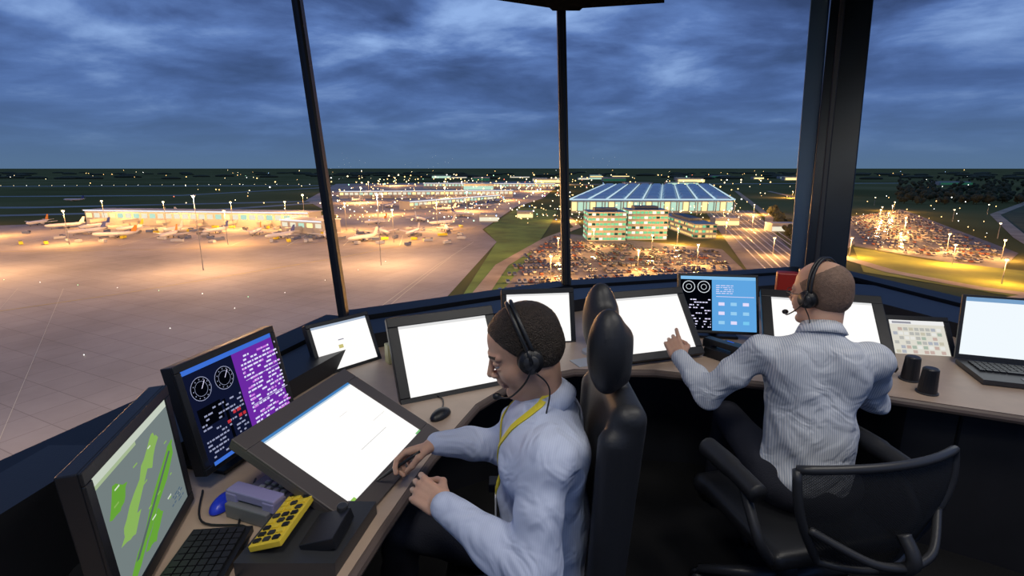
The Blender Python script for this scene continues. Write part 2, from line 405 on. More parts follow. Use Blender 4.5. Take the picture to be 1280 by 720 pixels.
for cx,cy in((.13,.76),(.36,.76)):
    pc+=disc(cx,cy,.095,DK,asp)+disc(cx,cy,.098,WD,asp,24,.093)+disc(cx,cy,.062,WD,asp,16,.059)
    pc.append((0,0,0,0,WT,[(cx,cy),(cx+.008,cy),(cx+.05,cy+.07),(cx+.045,cy+.075)]))
    for k in range(12):
        a0=k*math.pi/6; x=cx+.078*math.cos(a0);y=cy+.078*asp*math.sin(a0); pc.append((x-.004,y-.005,x+.004,y+.005,WD))
pc+=[(.27,.12,.30,.56,DK),(.02,.38,.25,.58,DK)]+text(.02,.05,.46,.57,12,WD,.45,.022,.4)+text(.25,.3,.46,.5,3,RD,.5,.03)
pc+=text(.53,.08,.98,.93,19,WT,.62,.028,.45)+text(.53,.08,.98,.93,19,PK,.15,.03,.45)+[(.53,.63,.98,.635,WT),(.53,.34,.98,.345,WT),(0,0,1,.04,BL)]
monitor('flight_data_monitor',(-.89,1.564,.975),75.9,11.1,.376,.301,pc,bz=.022)
sm_=[(0,0,1,1,W1),(.38,.42,.46,.5,em(srgb(200,190,120),1.)),(.4,.6,.5,.62,em(srgb(120,120,140),1.)),(0,.95,1,1,em(srgb(170,185,205),1.))]
monitor('touch_monitor',(-.82,2.385,.862),48.2,25.2,.294,.22,sm_,bz=.02)
wh=[(0,0,1,1,W1),(0,.96,1,1,em(srgb(225,225,225),1.))]
monitor('white_display_monitor',(-.275,2.138,.897),26.2,32.1,.41,.31,wh,bz=.045,thick=.03)
FR=pmat('tablet_bezel',(.10,.085,.08),.45)
tb=[(0,0,1,1,W1),(0,.972,1,1,em(srgb(70,130,190),1.)),(0,.955,1,.972,em(srgb(190,210,225),1.)),(.45,.3,.8,.303,em(srgb(120,120,130),1.)),(.78,.45,.95,.452,em(srgb(150,150,150),1.)),(.93,0,1,.02,em(srgb(120,190,120),1.)),(.60,.72,.7,.722,em(srgb(150,150,150),1.)),(.02,0,.06,.03,em(srgb(150,200,90),1.))]
ptT=monitor('pen_display_tablet',(-.527,1.504,.857),73.7,62.5,.432,.324,tb,bz=.055,thick=.028,stand='arms',frame=FR)
monitor('rear_display_monitor',(.15,2.745,.885),7.8,17.2,.355,.27,wh,bz=.028)
monitor('slanted_display_monitor',(.73,2.515,.926),17.6,38.7,.38,.30,wh,bz=.04)
SB=em(srgb(95,165,225),1.); SB2=em(srgb(150,205,240),1.)
bc=[(0,0,1,1,SB),(0,0,.42,1,DK),(0,.94,1,1,em(srgb(130,190,235),1.))]
asp=.41/.31
for cx,cy in((.11,.8),(.31,.8)):
    bc+=disc(cx,cy,.085,em(srgb(225,230,240),.9),asp,18,.076)+disc(cx,cy,.04,em(srgb(225,230,240),.9),asp,12,.034)
bc+=text(.02,.05,.4,.6,11,WT,.5,.022,.4)+text(.47,.68,.7,.86,5,WT,.9,.03,.35)
for i in range(3):
    for j in range(3): bc.append((.5+.16*i,.12+.17*j,.58+.16*i,.18+.17*j,random.choice([WT,CY,SB2])))
bc+=[(.47,.62,.97,.63,WT)]
monitor('blue_display_monitor',(1.17,2.811,.95),-8,22,.41,.31,bc,bz=.014,thick=.03)
monitor('pen_display_tablet',(1.56,2.45,.93),-17.4,52,.46,.33,wh,bz=.05,thick=.028,stand='arms')
tp=[(0,0,1,1,em(srgb(225,222,210),.95))]
for i in range(9):
    for j in range(6):
        if random.random()<.85: tp.append((.04+.1*i,.05+.13*j,.12+.1*i,.14+.13*j,em(random.choice([srgb(190,190,185),srgb(205,200,180),srgb(180,185,195),srgb(240,240,235),srgb(205,180,170),srgb(175,190,175)]),.9)))
tp+=[(0,.88,1,1,em(srgb(235,235,235),1.)),(.05,.9,.4,.96,em(srgb(150,150,160),1.))]
monitor('communications_touch_panel',(2.157,2.581,.822),-10.6,37.9,.26,.195,tp,bz=.028)
# ------------------------------------------------------------------ keyboards and laptop
def keyboard_mesh(b,M4,w,d,mat,kmat,z0=0,rows=5,cols=14):
    def p(x,y,z): return M4@Vector((x,y,z))
    R=M4.to_3x3(); kw=w*.94/cols; kd=d*.86/rows
    for j in range(rows):
        for i in range(cols):
            if j==0 and 4<=i<=8:
                if i==6: b.box(p(-w*.47+kw*(i+.5),-d*.43+kd*.5,z0+.004),(kw*4.8,kd*.85,.008),kmat,R)
                continue
            b.box(p(-w*.47+kw*(i+.5),-d*.43+kd*(j+.5),z0+.004),(kw*.84,kd*.82,.008),kmat,R)
def place(loc,rz,rx=0): return Matrix.Translation(loc)@Matrix.Rotation(math.radians(rz),4,'Z')@Matrix.Rotation(math.radians(rx),4,'X')
KEY=pmat('keycap',(.02,.02,.023),.4)
b=MB(); M4=place((-.745,.97,.765),96); b.box(M4@Vector((0,0,-.004)),(.42,.15,.018),BLACK,M4.to_3x3()); keyboard_mesh(b,M4,.42,.15,BLACK,KEY,.006,6,18); b.obj('computer_keyboard')
lap=empty('laptop',(2.27,2.3,.75))
b=MB(); M4=place((2.36,2.2,.765),-20); b.box(M4@Vector((0,0,0)),(.42,.28,.022),DGREY,M4.to_3x3()); M5=M4@Matrix.Translation((0,.04,0)); keyboard_mesh(b,M5,.38,.15,BLACK,KEY,.011)
b.box(M4@Vector((0,-.1,.012)),(.1,.06,.002),GREY,M4.to_3x3())
hinge=M4@Vector((0,.14,.012)); M,C,r_,u_,n_=T((0,0,0),-20,8)
c_=hinge+u_*.16; b.box(c_-n_*.006,(.43,.32,.012),DGREY,M)
o1=b.obj('body',bevel=.002)
s=MB(); f=lambda x,y:c_+r_*x+u_*y+n_*.0015
s.quad(f(-.2,-.135),f(.2,-.135),f(.2,.15),f(-.2,.15),em((.88,.95,1.),1.0)); f=lambda x,y:c_+r_*x+u_*y+n_*.002
s.quad(f(-.2,.13),f(.2,.13),f(.2,.15),f(-.2,.15),em(srgb(120,160,200),1.))
o2=s.obj('screen')
for o in(o1,o2): o.parent=lap; o.matrix_parent_inverse=Matrix.Translation(lap.location).inverted()
# ------------------------------------------------------------------ small desk objects
def mouse(name,loc,rz,mat):
    sdf_obj(name,[('u',ell((0,0,0),(.055,.03,.032)),0),('i',half((0,0,-1),0.),.004)],(-.07,-.045,-.01),(.07,.045,.045),.003,mat,M=place(loc,rz))
mouse('computer_mouse',(-.28,1.84,.752),60,BLACK)
BLM=pmat('blue_mouse_shell',(.02,.05,.7),.3)
mouse('computer_mouse',(-.83,1.30,.752),80,BLM)
b=MB(); M4=place((-.70,1.30,.75),70); R=M4.to_3x3()
b.box(M4@Vector((0,0,.022)),(.17,.15,.044),GREY,R); LAV=pmat('lavender_plastic',(.30,.28,.52),.4)
b.box(M4@Vector((-.045,0,.062)),(.045,.17,.026),LAV,R); b.box(M4@Vector((-.045,.065,.052)),(.05,.04,.03),LAV,R); b.box(M4@Vector((-.045,-.065,.052)),(.05,.04,.03),LAV,R)
for i in range(3):
    for j in range(4): b.box(M4@Vector((.01+.022*i,-.045+.026*j,.047)),(.014,.017,.008),LGREY,R)
b.obj('desk_telephone',bevel=.004)
b=MB()
b.prism([(-.66,1.03),(-.42,1.03),(-.38,1.26),(-.64,1.27)],.75,.79,DGREY)
YK=pmat('yellow_label',(.85,.62,.05),.5)
Rt=Matrix.Rotation(math.radians(-4),3,'Z')@Matrix.Rotation(math.radians(-16),3,'Y')
cc=Vector((-.588,1.165,.812)); b.box(cc,(.085,.215,.016),YK,Rt)
for i in range(3):
    for j in range(9):
        b.box(cc+Rt@Vector((-.026+.026*i,-.092+.023*j,.010)),(.018,.014,.006),random.choice([BLACK,YK,YK,BLACK,DGREY]),Rt)
b.box((-.47,1.13,.80),(.09,.12,.03),BLACK,Rt); b.cyl((-.45,1.19,.79),(-.45,1.19,.83),.016,.014,DGREY)
b.obj('labelled_keypad_unit',bevel=.002)
for (x,y) in((1.83,2.2),(1.80,2.06)):
    b=MB(); b.cyl((x,y,.75),(x,y,.86),.036,.03,BLACK,20); b.cyl((x,y,.86),(x,y,.865),.03,.024,DGREY,20); b.cyl((x,y,.75),(x,y,.757),.042,.042,DGREY,20); b.obj('desk_speaker',smooth=False,bevel=.002)
b=MB(); M4=place((1.12,2.5,.75),35); R=M4.to_3x3()
b.box(M4@Vector((0,0,.025)),(.2,.16,.05),BLACK,R); b.box(M4@Vector((-.05,0,.075)),(.05,.2,.03),BLACK,R); b.box(M4@Vector((-.05,.08,.062)),(.055,.05,.04),BLACK,R); b.box(M4@Vector((-.05,-.08,.062)),(.055,.05,.04),BLACK,R)
b.box(M4@Vector((.04,.04,.052)),(.07,.04,.004),em(srgb(40,90,255),2.5),R)
b.obj('intercom_telephone',bevel=.005)
b=MB(); Rz=Matrix.Rotation(math.radians(-20),3,'Z')
b.box((1.72,3.12,.985),(.13,.08,.17),RED,Rz); b.box((1.79,3.08,1.0),(.05,.07,.2),DGREY,Rz); b.box((1.72,3.12,.87),(.2,.14,.06),BLACK,Rz); b.cyl((1.72,3.12,.75),(1.72,3.12,.86),.03,.03,BLACK)
b.obj('red_emergency_telephone',bevel=.01)
b=MB(); b.box((-.60,2.42,.80),(.06,.05,.10),pmat('beige_plastic',(.5,.47,.25),.5),Matrix.Rotation(.6,3,'Z')); b.obj('radio_receiver_box',bevel=.004)
b=MB()
for pts in([(-.93,1.36,.756),(-.85,1.22,.756),(-.72,1.20,.756),(-.68,1.12,.758),(-.64,.95,.756),(-.7,.8,.756)],[(-.8,1.42,.756),(-.74,1.2,.757),(-.66,1.1,.757),(-.62,1.06,.757)],[(-.28,1.89,.756),(-.3,2.0,.756),(-.42,2.06,.756)],[(1.2,2.55,.756),(1.3,2.4,.757),(1.42,2.45,.756),(1.6,2.3,.756),(1.72,2.35,.756)]):
    b.tube(spline(pts),.003,BLACK,6)
b.obj('cable_bundle',smooth=True)
b=MB(); b.cyl((.42,2.55,.75),(.42,2.55,.765),.05,.05,LGREY,24); b.box((.38,2.42,.752),(.15,.1,.003),LGREY,Matrix.Rotation(.4,3,'Z')); b.obj('paper_notes')
# ------------------------------------------------------------------ heads / hands / people
def frame_from(fwd,up=(0,0,1),tilt=0):
    f=Vector(fwd).normalized(); l=Vector(up).cross(f).normalized(); u=f.cross(l)
    M=Matrix((f,l,u)).transposed()
    if tilt: M=M@Matrix.Rotation(math.radians(tilt),3,'X')
    return M
def make_head(P,center,fwd,scale,neck_base,hair,style,tilt=0,glasses=False):
    M3=frame_from(fwd,tilt=tilt); M=Matrix.Translation(center)@M3.to_4x4()@Matrix.Scale(scale,4)
    inv=M.inverted(); nb=inv@Vector(neck_base)
    ops=[('u',ell((-.014,0,.036),(.096,.075,.084)),0),('u',ell((.03,0,-.025),(.058,.058,.088)),.02),
     ('u',cap((-.005,.048,-.058),(.064,.013,-.102),.018,.016),.02),('u',cap((-.005,-.048,-.058),(.064,-.013,-.102),.018,.016),.02),
     ('u',ell((.075,0,-.102),(.016,.019,.016)),.012),
     ('u',ell((.056,.038,-.032),(.021,.020,.022)),.024),('u',ell((.056,-.038,-.032),(.021,.020,.022)),.024),
     ('s',ell((.101,.031,.002),(.018,.017,.011)),.012),('s',ell((.101,-.031,.002),(.018,.017,.011)),.012),
     ('u',cap((.083,.012,.024),(.069,.046,.022),.008,.007),.012),('u',cap((.083,-.012,.024),(.069,-.046,.022),.008,.007),.012),
     ('u',cap((.086,0,.012),(.107,0,-.026),.0065,.0095),.008),('u',ell((.096,.011,-.032),(.010,.0075,.007)),.005),('u',ell((.096,-.011,-.032),(.010,.0075,.007)),.005),
     ('u',ell((.088,0,-.052),(.011,.018,.014)),.012),
     ('u',ell((.088,0,-.062),(.009,.021,.0055)),.005),('u',ell((.0855,0,-.0735),(.009,.018,.0062)),.005),
     ('s',cap((.100,.015,-.0680),(.100,-.015,-.0680),.0016,.0016),.003)]
    for sg in(1,-1):
        ops+=[('u',ell((-.008,sg*.077,-.006),(.020,.007,.032),np.array(Matrix.Rotation(-.2,3,'Y')@Matrix.Rotation(sg*.28,3,'Z')).T),.006),
              ('s',ell((.000,sg*.085,-.003),(.010,.006,.018)),.004),
              ('u',ell((.0745,sg*.031,.0065),(.0135,.0155,.0080)),.003),('u',ell((.0735,sg*.031,-.009),(.012,.014,.0060)),.003)]
    ops+=[('u',cap((-.028,0,-.045),tuple(nb),.054,.060),.03)]
    lo=np.minimum((-.14,-.11,-.15),np.array(nb)-.075);hi=np.maximum((.13,.11,.14),np.array(nb)+.075)
    def mf(c):
        lip=(c[:,0]>.078)&(np.abs(c[:,1])<.019)&(c[:,2]>-.080)&(c[:,2]<-.057)&(np.abs(c[:,1])<.020-.6*np.abs(c[:,2]+.068))
        br=(c[:,0]>.06)&(np.abs(c[:,1])>.012)&(np.abs(c[:,1])<.048)&(np.abs(c[:,2]-.026)<.0035)
        o=np.zeros(len(c)); o[lip]=1; o[br]=2; return o
    sdf_obj('head',ops,lo,hi,.0026,SKIN,P,mf,[SKIN,LIP,hair],M=M)
    nf=lambda X,Y,Z: .0010*np.sin(260*X+3*np.sin(90*Z))*np.sin(230*Y)*np.sin(210*Z)
    if style=='short':
        h=[('u',ell((-.016,0,.036),(.101,.080,.090)),0),('u',ell((-.03,0,0),(.085,.077,.08)),.01),('i',half((.845,0,-.534),.013),.01),('i',half((.46,0,-.887),.030),.01)]
    else:
        h=[('u',ell((-.015,0,.035),(.0975,.0770,.0855)),0),('u',ell((-.03,0,0),(.080,.075,.078)),.01),('i',half((.845,0,-.45),.014),.006),('i',half((.46,0,-.887),.030),.008),('i',half((.5,0,.86),.066),.01)]
    sdf_obj('hair',h,(-.14,-.1,-.12),(.12,.1,.145),.0032,hair,P,noise=nf,M=M)
    b=MB()
    for sg in(1,-1):
        b.sph(M@Vector((.0745,sg*.031,.000)),.0108*scale,EYE,16,10); b.sph(M@Vector((.0825,sg*.031,-.002)),.0040*scale,IRIS,12,8)
    band=[M@Vector((-.015,.094*math.cos(t_),.012+.120*math.sin(t_))) for t_ in np.linspace(0,math.pi,22)]
    b.obj('eyes',P,True)
    if glasses:
        b=MB()
        for sg in(1,-1):
            b.tube([M@Vector((.099-.006*abs(math.cos(t_)),sg*.031+.022*math.cos(t_),.002+.016*math.sin(t_))) for t_ in np.linspace(0,2*math.pi,20)],.0014,BLACK,6)
            b.tube([M@Vector((.094,sg*.053,.006)),M@Vector((.05,sg*.077,.008)),M@Vector((-.005,sg*.084,.010)),M@Vector((-.02,sg*.082,-.008))],.0014,BLACK,6)
        b.tube([M@Vector((.100,-.009,.006)),M@Vector((.105,0,.008)),M@Vector((.100,.009,.006))],.0014,BLACK,6)
        b.obj('glasses',P,True)
    b=MB()
    for dx in(-.006,.006):
        b.tube([p+M3@Vector((dx,0,0)) for p in band],.0055*scale,BLACK,8)
    for sg in(1,-1):
        b.cyl(M@Vector((-.006,sg*.080,-.004)),M@Vector((-.006,sg*.101,-.004)),.034*scale,.030*scale,BLACK,24)
        b.cyl(M@Vector((-.006,sg*.098,-.004)),M@Vector((-.006,sg*.106,-.004)),.022*scale,.018*scale,DGREY,24)
        b.tube([M@Vector((-.006,sg*.104,-.004)),M@Vector((-.012,sg*.100,.03))],.006,BLACK)
    bm=spline([M@Vector(q) for q in((-.004,.104,-.012),(.03,.102,-.045),(.08,.075,-.075),(.112,.035,-.078))])
    b.tube(bm,.0026,BLACK,6); b.sph(M@Vector((.114,.031,-.078)),(.013,.010,.010),BLACK)
    b.tube(spline([M@Vector((-.006,.104,-.03)),M@Vector((-.02,.10,-.09)),Vector(neck_base)+M3@Vector((.02,.09,-.02)),Vector(neck_base)+M3@Vector((.05,.10,-.16))]),.0022,BLACK,6)
    b.obj('headset',P,True)
def make_hand(P,name,wrist,d,palm,side,curl=(30,45,35),thumb=(.5,.5),idx=None,scale=1.):
    x=Vector(d).normalized(); z=(-Vector(palm)); z=(z-x*z.dot(x)).normalized(); y=z.cross(x)
    M=Matrix.Translation(wrist)@Matrix((x,y,z)).transposed().to_4x4()@Matrix.Scale(scale,4)
    ops=[('u',cap((-.012,0,0),(.012,0,0),.025,.024),0),('u',rbox((.052,-.002,-.001),(.042,.039,.0135),.013),.014),('u',ell((.03,.022,-.010),(.030,.018,.014)),.01),('u',ell((.03,-.024,-.008),(.032,.014,.012)),.01)]
    fing=[(.031,.095,.073,.0092,.0078,6),(.010,.099,.082,.0094,.0078,1.5),(-.011,.095,.075,.0090,.0074,-3),(-.031,.086,.058,.0082,.0068,-9)]
    tips=[]
    for k,(fy,fx,ln,r0,r1,sp_) in enumerate(fing):
        cu=list(curl) if not (k==0 and idx) else list(idx)
        cu=[c_*(1+.06*k) for c_ in cu] if not(k==0 and idx) else cu
        p=np.array((fx,fy,0.)); a=0.; pr=np.array((fx-.045,fy*.8,0.0)); ops.append(('u',cap(pr,p,.008,r0*1.08),.008))
        sp_=math.radians(sp_)
        for j,(fr_,c_) in enumerate(zip((.46,.30,.24),cu)):
            a+=math.radians(c_); q=p+ln*fr_*np.array((math.cos(a)*math.cos(sp_),math.sin(sp_)*math.cos(a),-math.sin(a)))
            ra=r0+(r1-r0)*j/3;rb=r0+(r1-r0)*(j+1)/3
            ops.append(('u',cap(p,q,ra,rb),.0022)); p=q
        tips.append(p)
    t0=np.array((.022,.026,-.008)); t1=np.array((.052,.052,-.020-.012*thumb[0])); t2=t1+np.array((.026,.006-.012*thumb[1],-.012*(.6+thumb[0]))); t3=t2+np.array((.022,-.014*thumb[1],-.010*thumb[0]))
    ops+=[('u',cap(t0,t1,.015,.0115),.012),('u',cap(t1,t2,.0112,.010),.004),('u',cap(t2,t3,.010,.0085),.003)]
    tips.append(t3)
    sdf_obj(name,ops,(-.08,-.065,-.11),(.195,.085,.035),.0024,SKIN,P,M=M,flip=(side=='L'))
    return M,[M@Vector(q) for q in tips]
def person(name,J,shirt,f,tie=None):
    P=empty(name,(0,0,0)); f=Vector(f).normalized(); l=Vector((0,0,1)).cross(f)
    R=[list(f),list(l),[0,0,1]]; V=lambda k:Vector(J[k])
    sl,sr=V('shL'),V('shR'); ch=V('chest');ab=V('abd');nk=V('neck')
    ops=[('u',ell(ch,(.115,.165,.20),R),0),('u',ell(ab,(.128,.158,.19),R),.08),('u',ell(V('pel'),(.125,.165,.10),R),.06),
      ('u',cap(sl,sr,.058,.058),.06),('u',cap(nk-Vector((0,0,.03)),nk+Vector((0,0,-.01)),.075,.06),.06),
      ('u',ell(ch+l*.085+f*.05+Vector((0,0,.04)),(.07,.085,.08),R),.04),('u',ell(ch-l*.085+f*.05+Vector((0,0,.04)),(.07,.085,.08),R),.04),
      ('u',ell(ch+l*.09-f*.06+Vector((0,0,.05)),(.06,.08,.12),R),.04),('u',ell(ch-l*.09-f*.06+Vector((0,0,.05)),(.06,.08,.12),R),.04)]
    for s in'LR':
        a,e_,w_=V('sh'+s),V('el'+s),V('wr'+s); m=(a+e_)/2
        ops+=[('u',cap(a,m,.061,.057),.035),('u',cap(m,e_,.057,.050),.02),('u',cap(e_,e_+(w_-e_)*.45,.051,.050),.03),('u',cap(e_+(w_-e_)*.45,w_-(w_-e_)*.16,.049,.038),.02)]
        dd=(w_-e_).normalized(); ops+=[('u',cap(w_-dd*.06,w_-dd*.004,.037,.035),.003)]
    hd=(V('head')-nk).normalized()
    ops+=[('u',cap(nk-hd*.01,nk+hd*.012,.070,.064),.01)]
    pts=np.array([J[k] for k in('shL','shR','elL','elR','wrL','wrR','pel','chest','neck')]); lo=pts.min(0)-.17;hi=pts.max(0)+.17
    jo=[np.array(J[k]) for k in('elL','elR')]
    def fold(X,Y,Z):
        wv=.004*np.sin(23*X+2.*np.sin(13*Y+7*Z))*np.sin(21*Z+1.6*np.sin(13*X)+6*Y)
        rd=(.5+.5*np.cos(32*(Z+.6*X-.4*Y)+2.6*np.sin(9*Y+7*X)))**4
        r2=(.5+.5*np.cos(27*(X-.5*Z+.6*Y)+2.4*np.sin(8*Y-9*Z)))**4
        m=.28
        for j in jo: m=m+1.1*np.exp(-((X-j[0])**2+(Y-j[1])**2+(Z-j[2])**2)/.012)
        q=J['abd']; m=m+.7*np.exp(-((X-q[0])**2+(Y-q[1])**2+(Z-q[2])**2)/.03)
        m=np.minimum(m,1.1)
        return -wv-.012*rd*m-.008*r2*m
    sh=sdf_obj('shirt',ops,lo,hi,.0062,shirt,P,noise=fold)
    q0=(f-hd*f.dot(hd)).normalized(); q1=hd.cross(q0); c0=nk+hd*.005
    rows=[];nn=40
    for i in range(nn+1):
        th=math.radians(16+(328)*i/nn); th_f=min(th,2*math.pi-th)
        k=max(0,1-(math.degrees(th_f)-16)/42)
        dirv=q0*math.cos(th)+q1*math.sin(th)
        pin=c0+dirv*.060+hd*.018; ptop=c0+dirv*.0655+hd*(.046-.012*k); pm=c0+dirv*(.078+.006*k)+hd*(.022-.012*k); pout=c0+dirv*(.088+.016*k)+hd*(.000-.042*k)
        rows.append([pin,ptop,pm,pout])
    b=MB(); vs=[p for r_ in rows for p in r_]
    b.add(vs,[(i*4+j,(i+1)*4+j,(i+1)*4+j+1,i*4+j+1) for i in range(nn) for j in range(3)],shirt)
    co=b.obj('collar',P,True); so=co.modifiers.new('solid','SOLIDIFY'); so.thickness=.003; so.offset=0
    ops=[('u',ell(V('pel')-Vector((0,0,.03)),(.135,.172,.105),R),0)]
    for s in'LR':
        h_,k_,a_=V('hip'+s),V('kn'+s),V('an'+s)
        ops+=[('u',cap(h_,k_,.090,.065),.05),('u',cap(k_,k_+(a_-k_)*.4,.064,.058),.02),('u',cap(k_+(a_-k_)*.4,a_,.058,.045),.02)]
    pts=np.array([J[k] for k in('hipL','hipR','knL','knR','anL','anR','pel')]); 
    sdf_obj('trousers',ops,pts.min(0)-.15,pts.max(0)+.15,.010,TROU,P,noise=lambda X,Y,Z:-.004*np.sin(40*X+3*np.sin(20*Z))*np.sin(35*Y+2*Z)*np.sin(30*Z))
    for s in'LR':
        a_=V('an'+s); td=(V('toe'+s)-a_); td.z=0; td.normalize()
        ops=[('u',cap(a_-Vector((0,0,.03))-td*.03,a_+td*.06-Vector((0,0,.05)),.038,.04),0),('u',cap(a_+td*.04-Vector((0,0,.06)),a_+td*.17-Vector((0,0,.068)),.042,.032),.03),('i',half((0,0,-1),-.004),.003)]
        p=np.array([a_+td*.2,a_-td*.06]); lo=p.min(0)-.06;hi=p.max(0)+.06; lo[2]=-.02; hi[2]=a_.z+.03
        sdf_obj('shoe_'+s,ops,lo,hi,.007,SHOE,P)
    return P,sh
J1=dict(neck=(.095,1.30,1.07),head=(.03,1.285,1.225),chest=(.085,1.295,.90),abd=(.095,1.28,.69),pel=(.11,1.27,.54),
 shL=(.085,1.135,1.0),shR=(.075,1.465,1.0),elL=(.05,1.01,.775),wrL=(-.175,1.14,.865),elR=(-.02,1.50,.83),wrR=(-.235,1.42,.875),
 hipL=(.08,1.17,.53),hipR=(.08,1.37,.53),knL=(-.36,1.10,.56),knR=(-.36,1.45,.56),anL=(-.42,1.08,.10),anR=(-.40,1.47,.10),toeL=(-.7,1.06,0),toeR=(-.7,1.5,0))
P1,S1=person('seated_air_traffic_controller',J1,SH1,(-.99,.03,0))
make_head(P1,Vector((.03,1.285,1.232)),(-.92,-.10,-.40),1.0,Vector((.085,1.30,1.06)),HAIR1,'short')
MR,tips=make_hand(P1,'hand_R',J1['wrR'],(-.93,-.12,-.25),(-.10,-.55,-.83),'R',(36,50,30),(.9,1.),idx=(28,38,22),scale=.94)
make_hand(P1,'hand_L',J1['wrL'],(-.78,.50,.20),(.05,.72,-.62),'L',(42,62,40),(.7,.9),scale=.92)
grip=(tips[0]+tips[4])/2+Vector((0,0,.004)); pdir=Vector((-.80,.12,-.42)).normalized()
_,Ct,rt_,ut_,nt_=T((-.527,1.504,.857),73.7,62.5); Ct=Ct+nt_*.006
tt=(Ct-grip).dot(nt_)/pdir.dot(nt_); tt=min(max(tt,.02),.09); nib=grip+pdir*tt
knuck=MR@Vector((.085,.040,.004)); dr=((grip*.6+knuck*.4)-nib).normalized()
b=MB(); b.tube([nib,nib+dr*.012,nib+dr*.05,nib+dr*.12,nib+dr*.165],[.001,.0035,.0055,.0052,.004],BLACK,10); b.obj('stylus_pen',smooth=True)
dg=bpy.context.evaluated_depsgraph_get(); dg.update()
from mathutils.bvhtree import BVHTree
bv=BVHTree.FromObject(S1,dg)
def ribbon(b,pts,wd,mat,bv,cx):
    P_=spline(pts,6); L_=[]
    for p in P_:
        l_,n_,i_,d_=bv.find_nearest(p); L_.append((l_+n_*.004,n_))
    vs=[];m=len(L_)
    for k,(p,n_) in enumerate(L_):
        d_=(L_[min(k+1,m-1)][0]-L_[max(k-1,0)][0]).normalized(); s_=d_.cross(n_).normalized()*wd/2
        vs+=[p+s_,p-s_,p-s_-n_*.003,p+s_-n_*.003]
    fs=[]
    for k in range(m-1):
        for i in range(4): fs.append((k*4+i,k*4+(i+1)%4,(k+1)*4+(i+1)%4,(k+1)*4+i))
    b.add(vs,fs,mat)
b=MB()
ribbon(b,[(.10,1.22,1.14),(.03,1.20,1.10),(-.03,1.22,1.02),(-.06,1.25,.92),(-.07,1.28,.80)],.018,YEL,bv,0)
ribbon(b,[(.10,1.38,1.14),(.03,1.38,1.10),(-.03,1.36,1.02),(-.06,1.33,.92),(-.07,1.29,.80)],.018,YEL,bv,0)
l_,n_,i_,d_=bv.find_nearest(Vector((-.07,1.28,.76))); b.box(l_+n_*.008,(.004,.055,.085),pmat('id_card',(.7,.7,.72),.4))
o=b.obj('lanyard',P1)
J2=dict(neck=(1.185,1.87,1.075),head=(1.2,1.93,1.22),chest=(1.16,1.845,.89),abd=(1.145,1.79,.68),pel=(1.125,1.75,.54),
 shL=(.975,1.895,1.0),shR=(1.345,1.80,1.0),elL=(.815,1.955,.80),wrL=(.752,2.165,.875),elR=(1.44,1.90,.80),wrR=(1.38,2.12,.80),
 hipL=(1.03,1.78,.53),hipR=(1.24,1.74,.53),knL=(1.02,2.22,.56),knR=(1.40,2.17,.56),anL=(1.03,2.33,.10),anR=(1.42,2.28,.10),toeL=(1.03,2.6,0),toeR=(1.45,2.6,0))
P2,S2=person('seated_air_traffic_controller',J2,SH2,(.25,.97,0))
make_head(P2,Vector((1.195,1.93,1.225)),(-.50,.86,-.10),1.06,Vector((1.185,1.87,1.06)),HAIR2,'bald',tilt=-4,glasses=True)
make_hand(P2,'hand_L',J2['wrL'],(-.15,.78,.55),(.45,.45,-.75),'L',(42,60,40),(.7,.8),idx=(12,22,14))
make_hand(P2,'hand_R',J2['wrR'],(-.15,.95,-.12),(0,0,-1),'R',(18,25,18),(.3,.4))
# ------------------------------------------------------------------ chairs
def base_star(b,c,top,mat,n=5,R=.30):
    b.cyl((c[0],c[1],.10),(c[0],c[1],top),.028,.024,CHROME); b.cyl((c[0],c[1],.08),(c[0],c[1],.24),.042,.036,mat)
    for i in range(n):
        a=2*math.pi*i/n+.3; e_=(c[0]+R*math.cos(a),c[1]+R*math.sin(a),.075)
        b.tube([(c[0],c[1],.13),((c[0]+e_[0])/2,(c[1]+e_[1])/2,.105),e_],[.032,.026,.018],mat,8)
        t_=Vector((-math.sin(a),math.cos(a),0))
        for s in(-1,1):
            w_=Vector((e_[0],e_[1],.031))+t_*.016*s; b.cyl(w_-t_*.008,w_+t_*.008,.03,.03,BLACK,16)
        b.cyl((e_[0],e_[1],.03),(e_[0],e_[1],.08),.008,.008,BLACK,8)
C1=empty('executive_office_chair',(0,0,0))
sdf_obj('seat',[('u',rbox((.07,1.28,.405),(.25,.26,.055),.045),0),('u',cap((-.17,1.05,.41),(-.17,1.51,.41),.045,.045),.03)],(-.26,.98,.32),(.36,1.58,.5),.01,LEATHER,C1)
Rb=np.array(Matrix.Rotation(math.radians(4),3,'Y')).T
sdf_obj('backrest',[('u',rbox((.262,1.30,.80),(.045,.20,.345),.04,Rb),0),('u',cap((.225,1.11,.55),(.240,1.12,1.05),.036,.034),.03),('u',cap((.235,1.49,.55),(.250,1.48,1.05),.036,.034),.03),('u',ell((.25,1.3,.60),(.07,.16,.10)),.03),('u',rbox((.285,1.3,1.14),(.018,.05,.08),.015),.02)],(.1,1.0,.4),(.40,1.6,1.26),.008,LEATHER,C1)
sdf_obj('headrest',[('u',ell((.240,1.215,1.25),(.052,.062,.112)),0),('u',ell((.262,1.465,1.26),(.052,.062,.112)),0),('u',rbox((.275,1.34,1.235),(.028,.14,.075),.026),.03)],(.15,1.1,1.08),(.36,1.58,1.42),.007,LEATHER,C1)
b=MB(); base_star(b,(.10,1.28),.36,BLACK)
for y in(1.0,1.57):
    b.tube(spline([(.12,y,.38),(.14,y,.5),(.10,y,.62)]),.016,BLACK,8); b.box((.04,y,.635),(.24,.055,.03),LEATHER)
b.tube([(.1,1.0,.37),(.1,1.57,.37)],.016,BLACK)
b.obj('frame',C1,bevel=.004)
C2=empty('mesh_task_chair',(0,0,0))
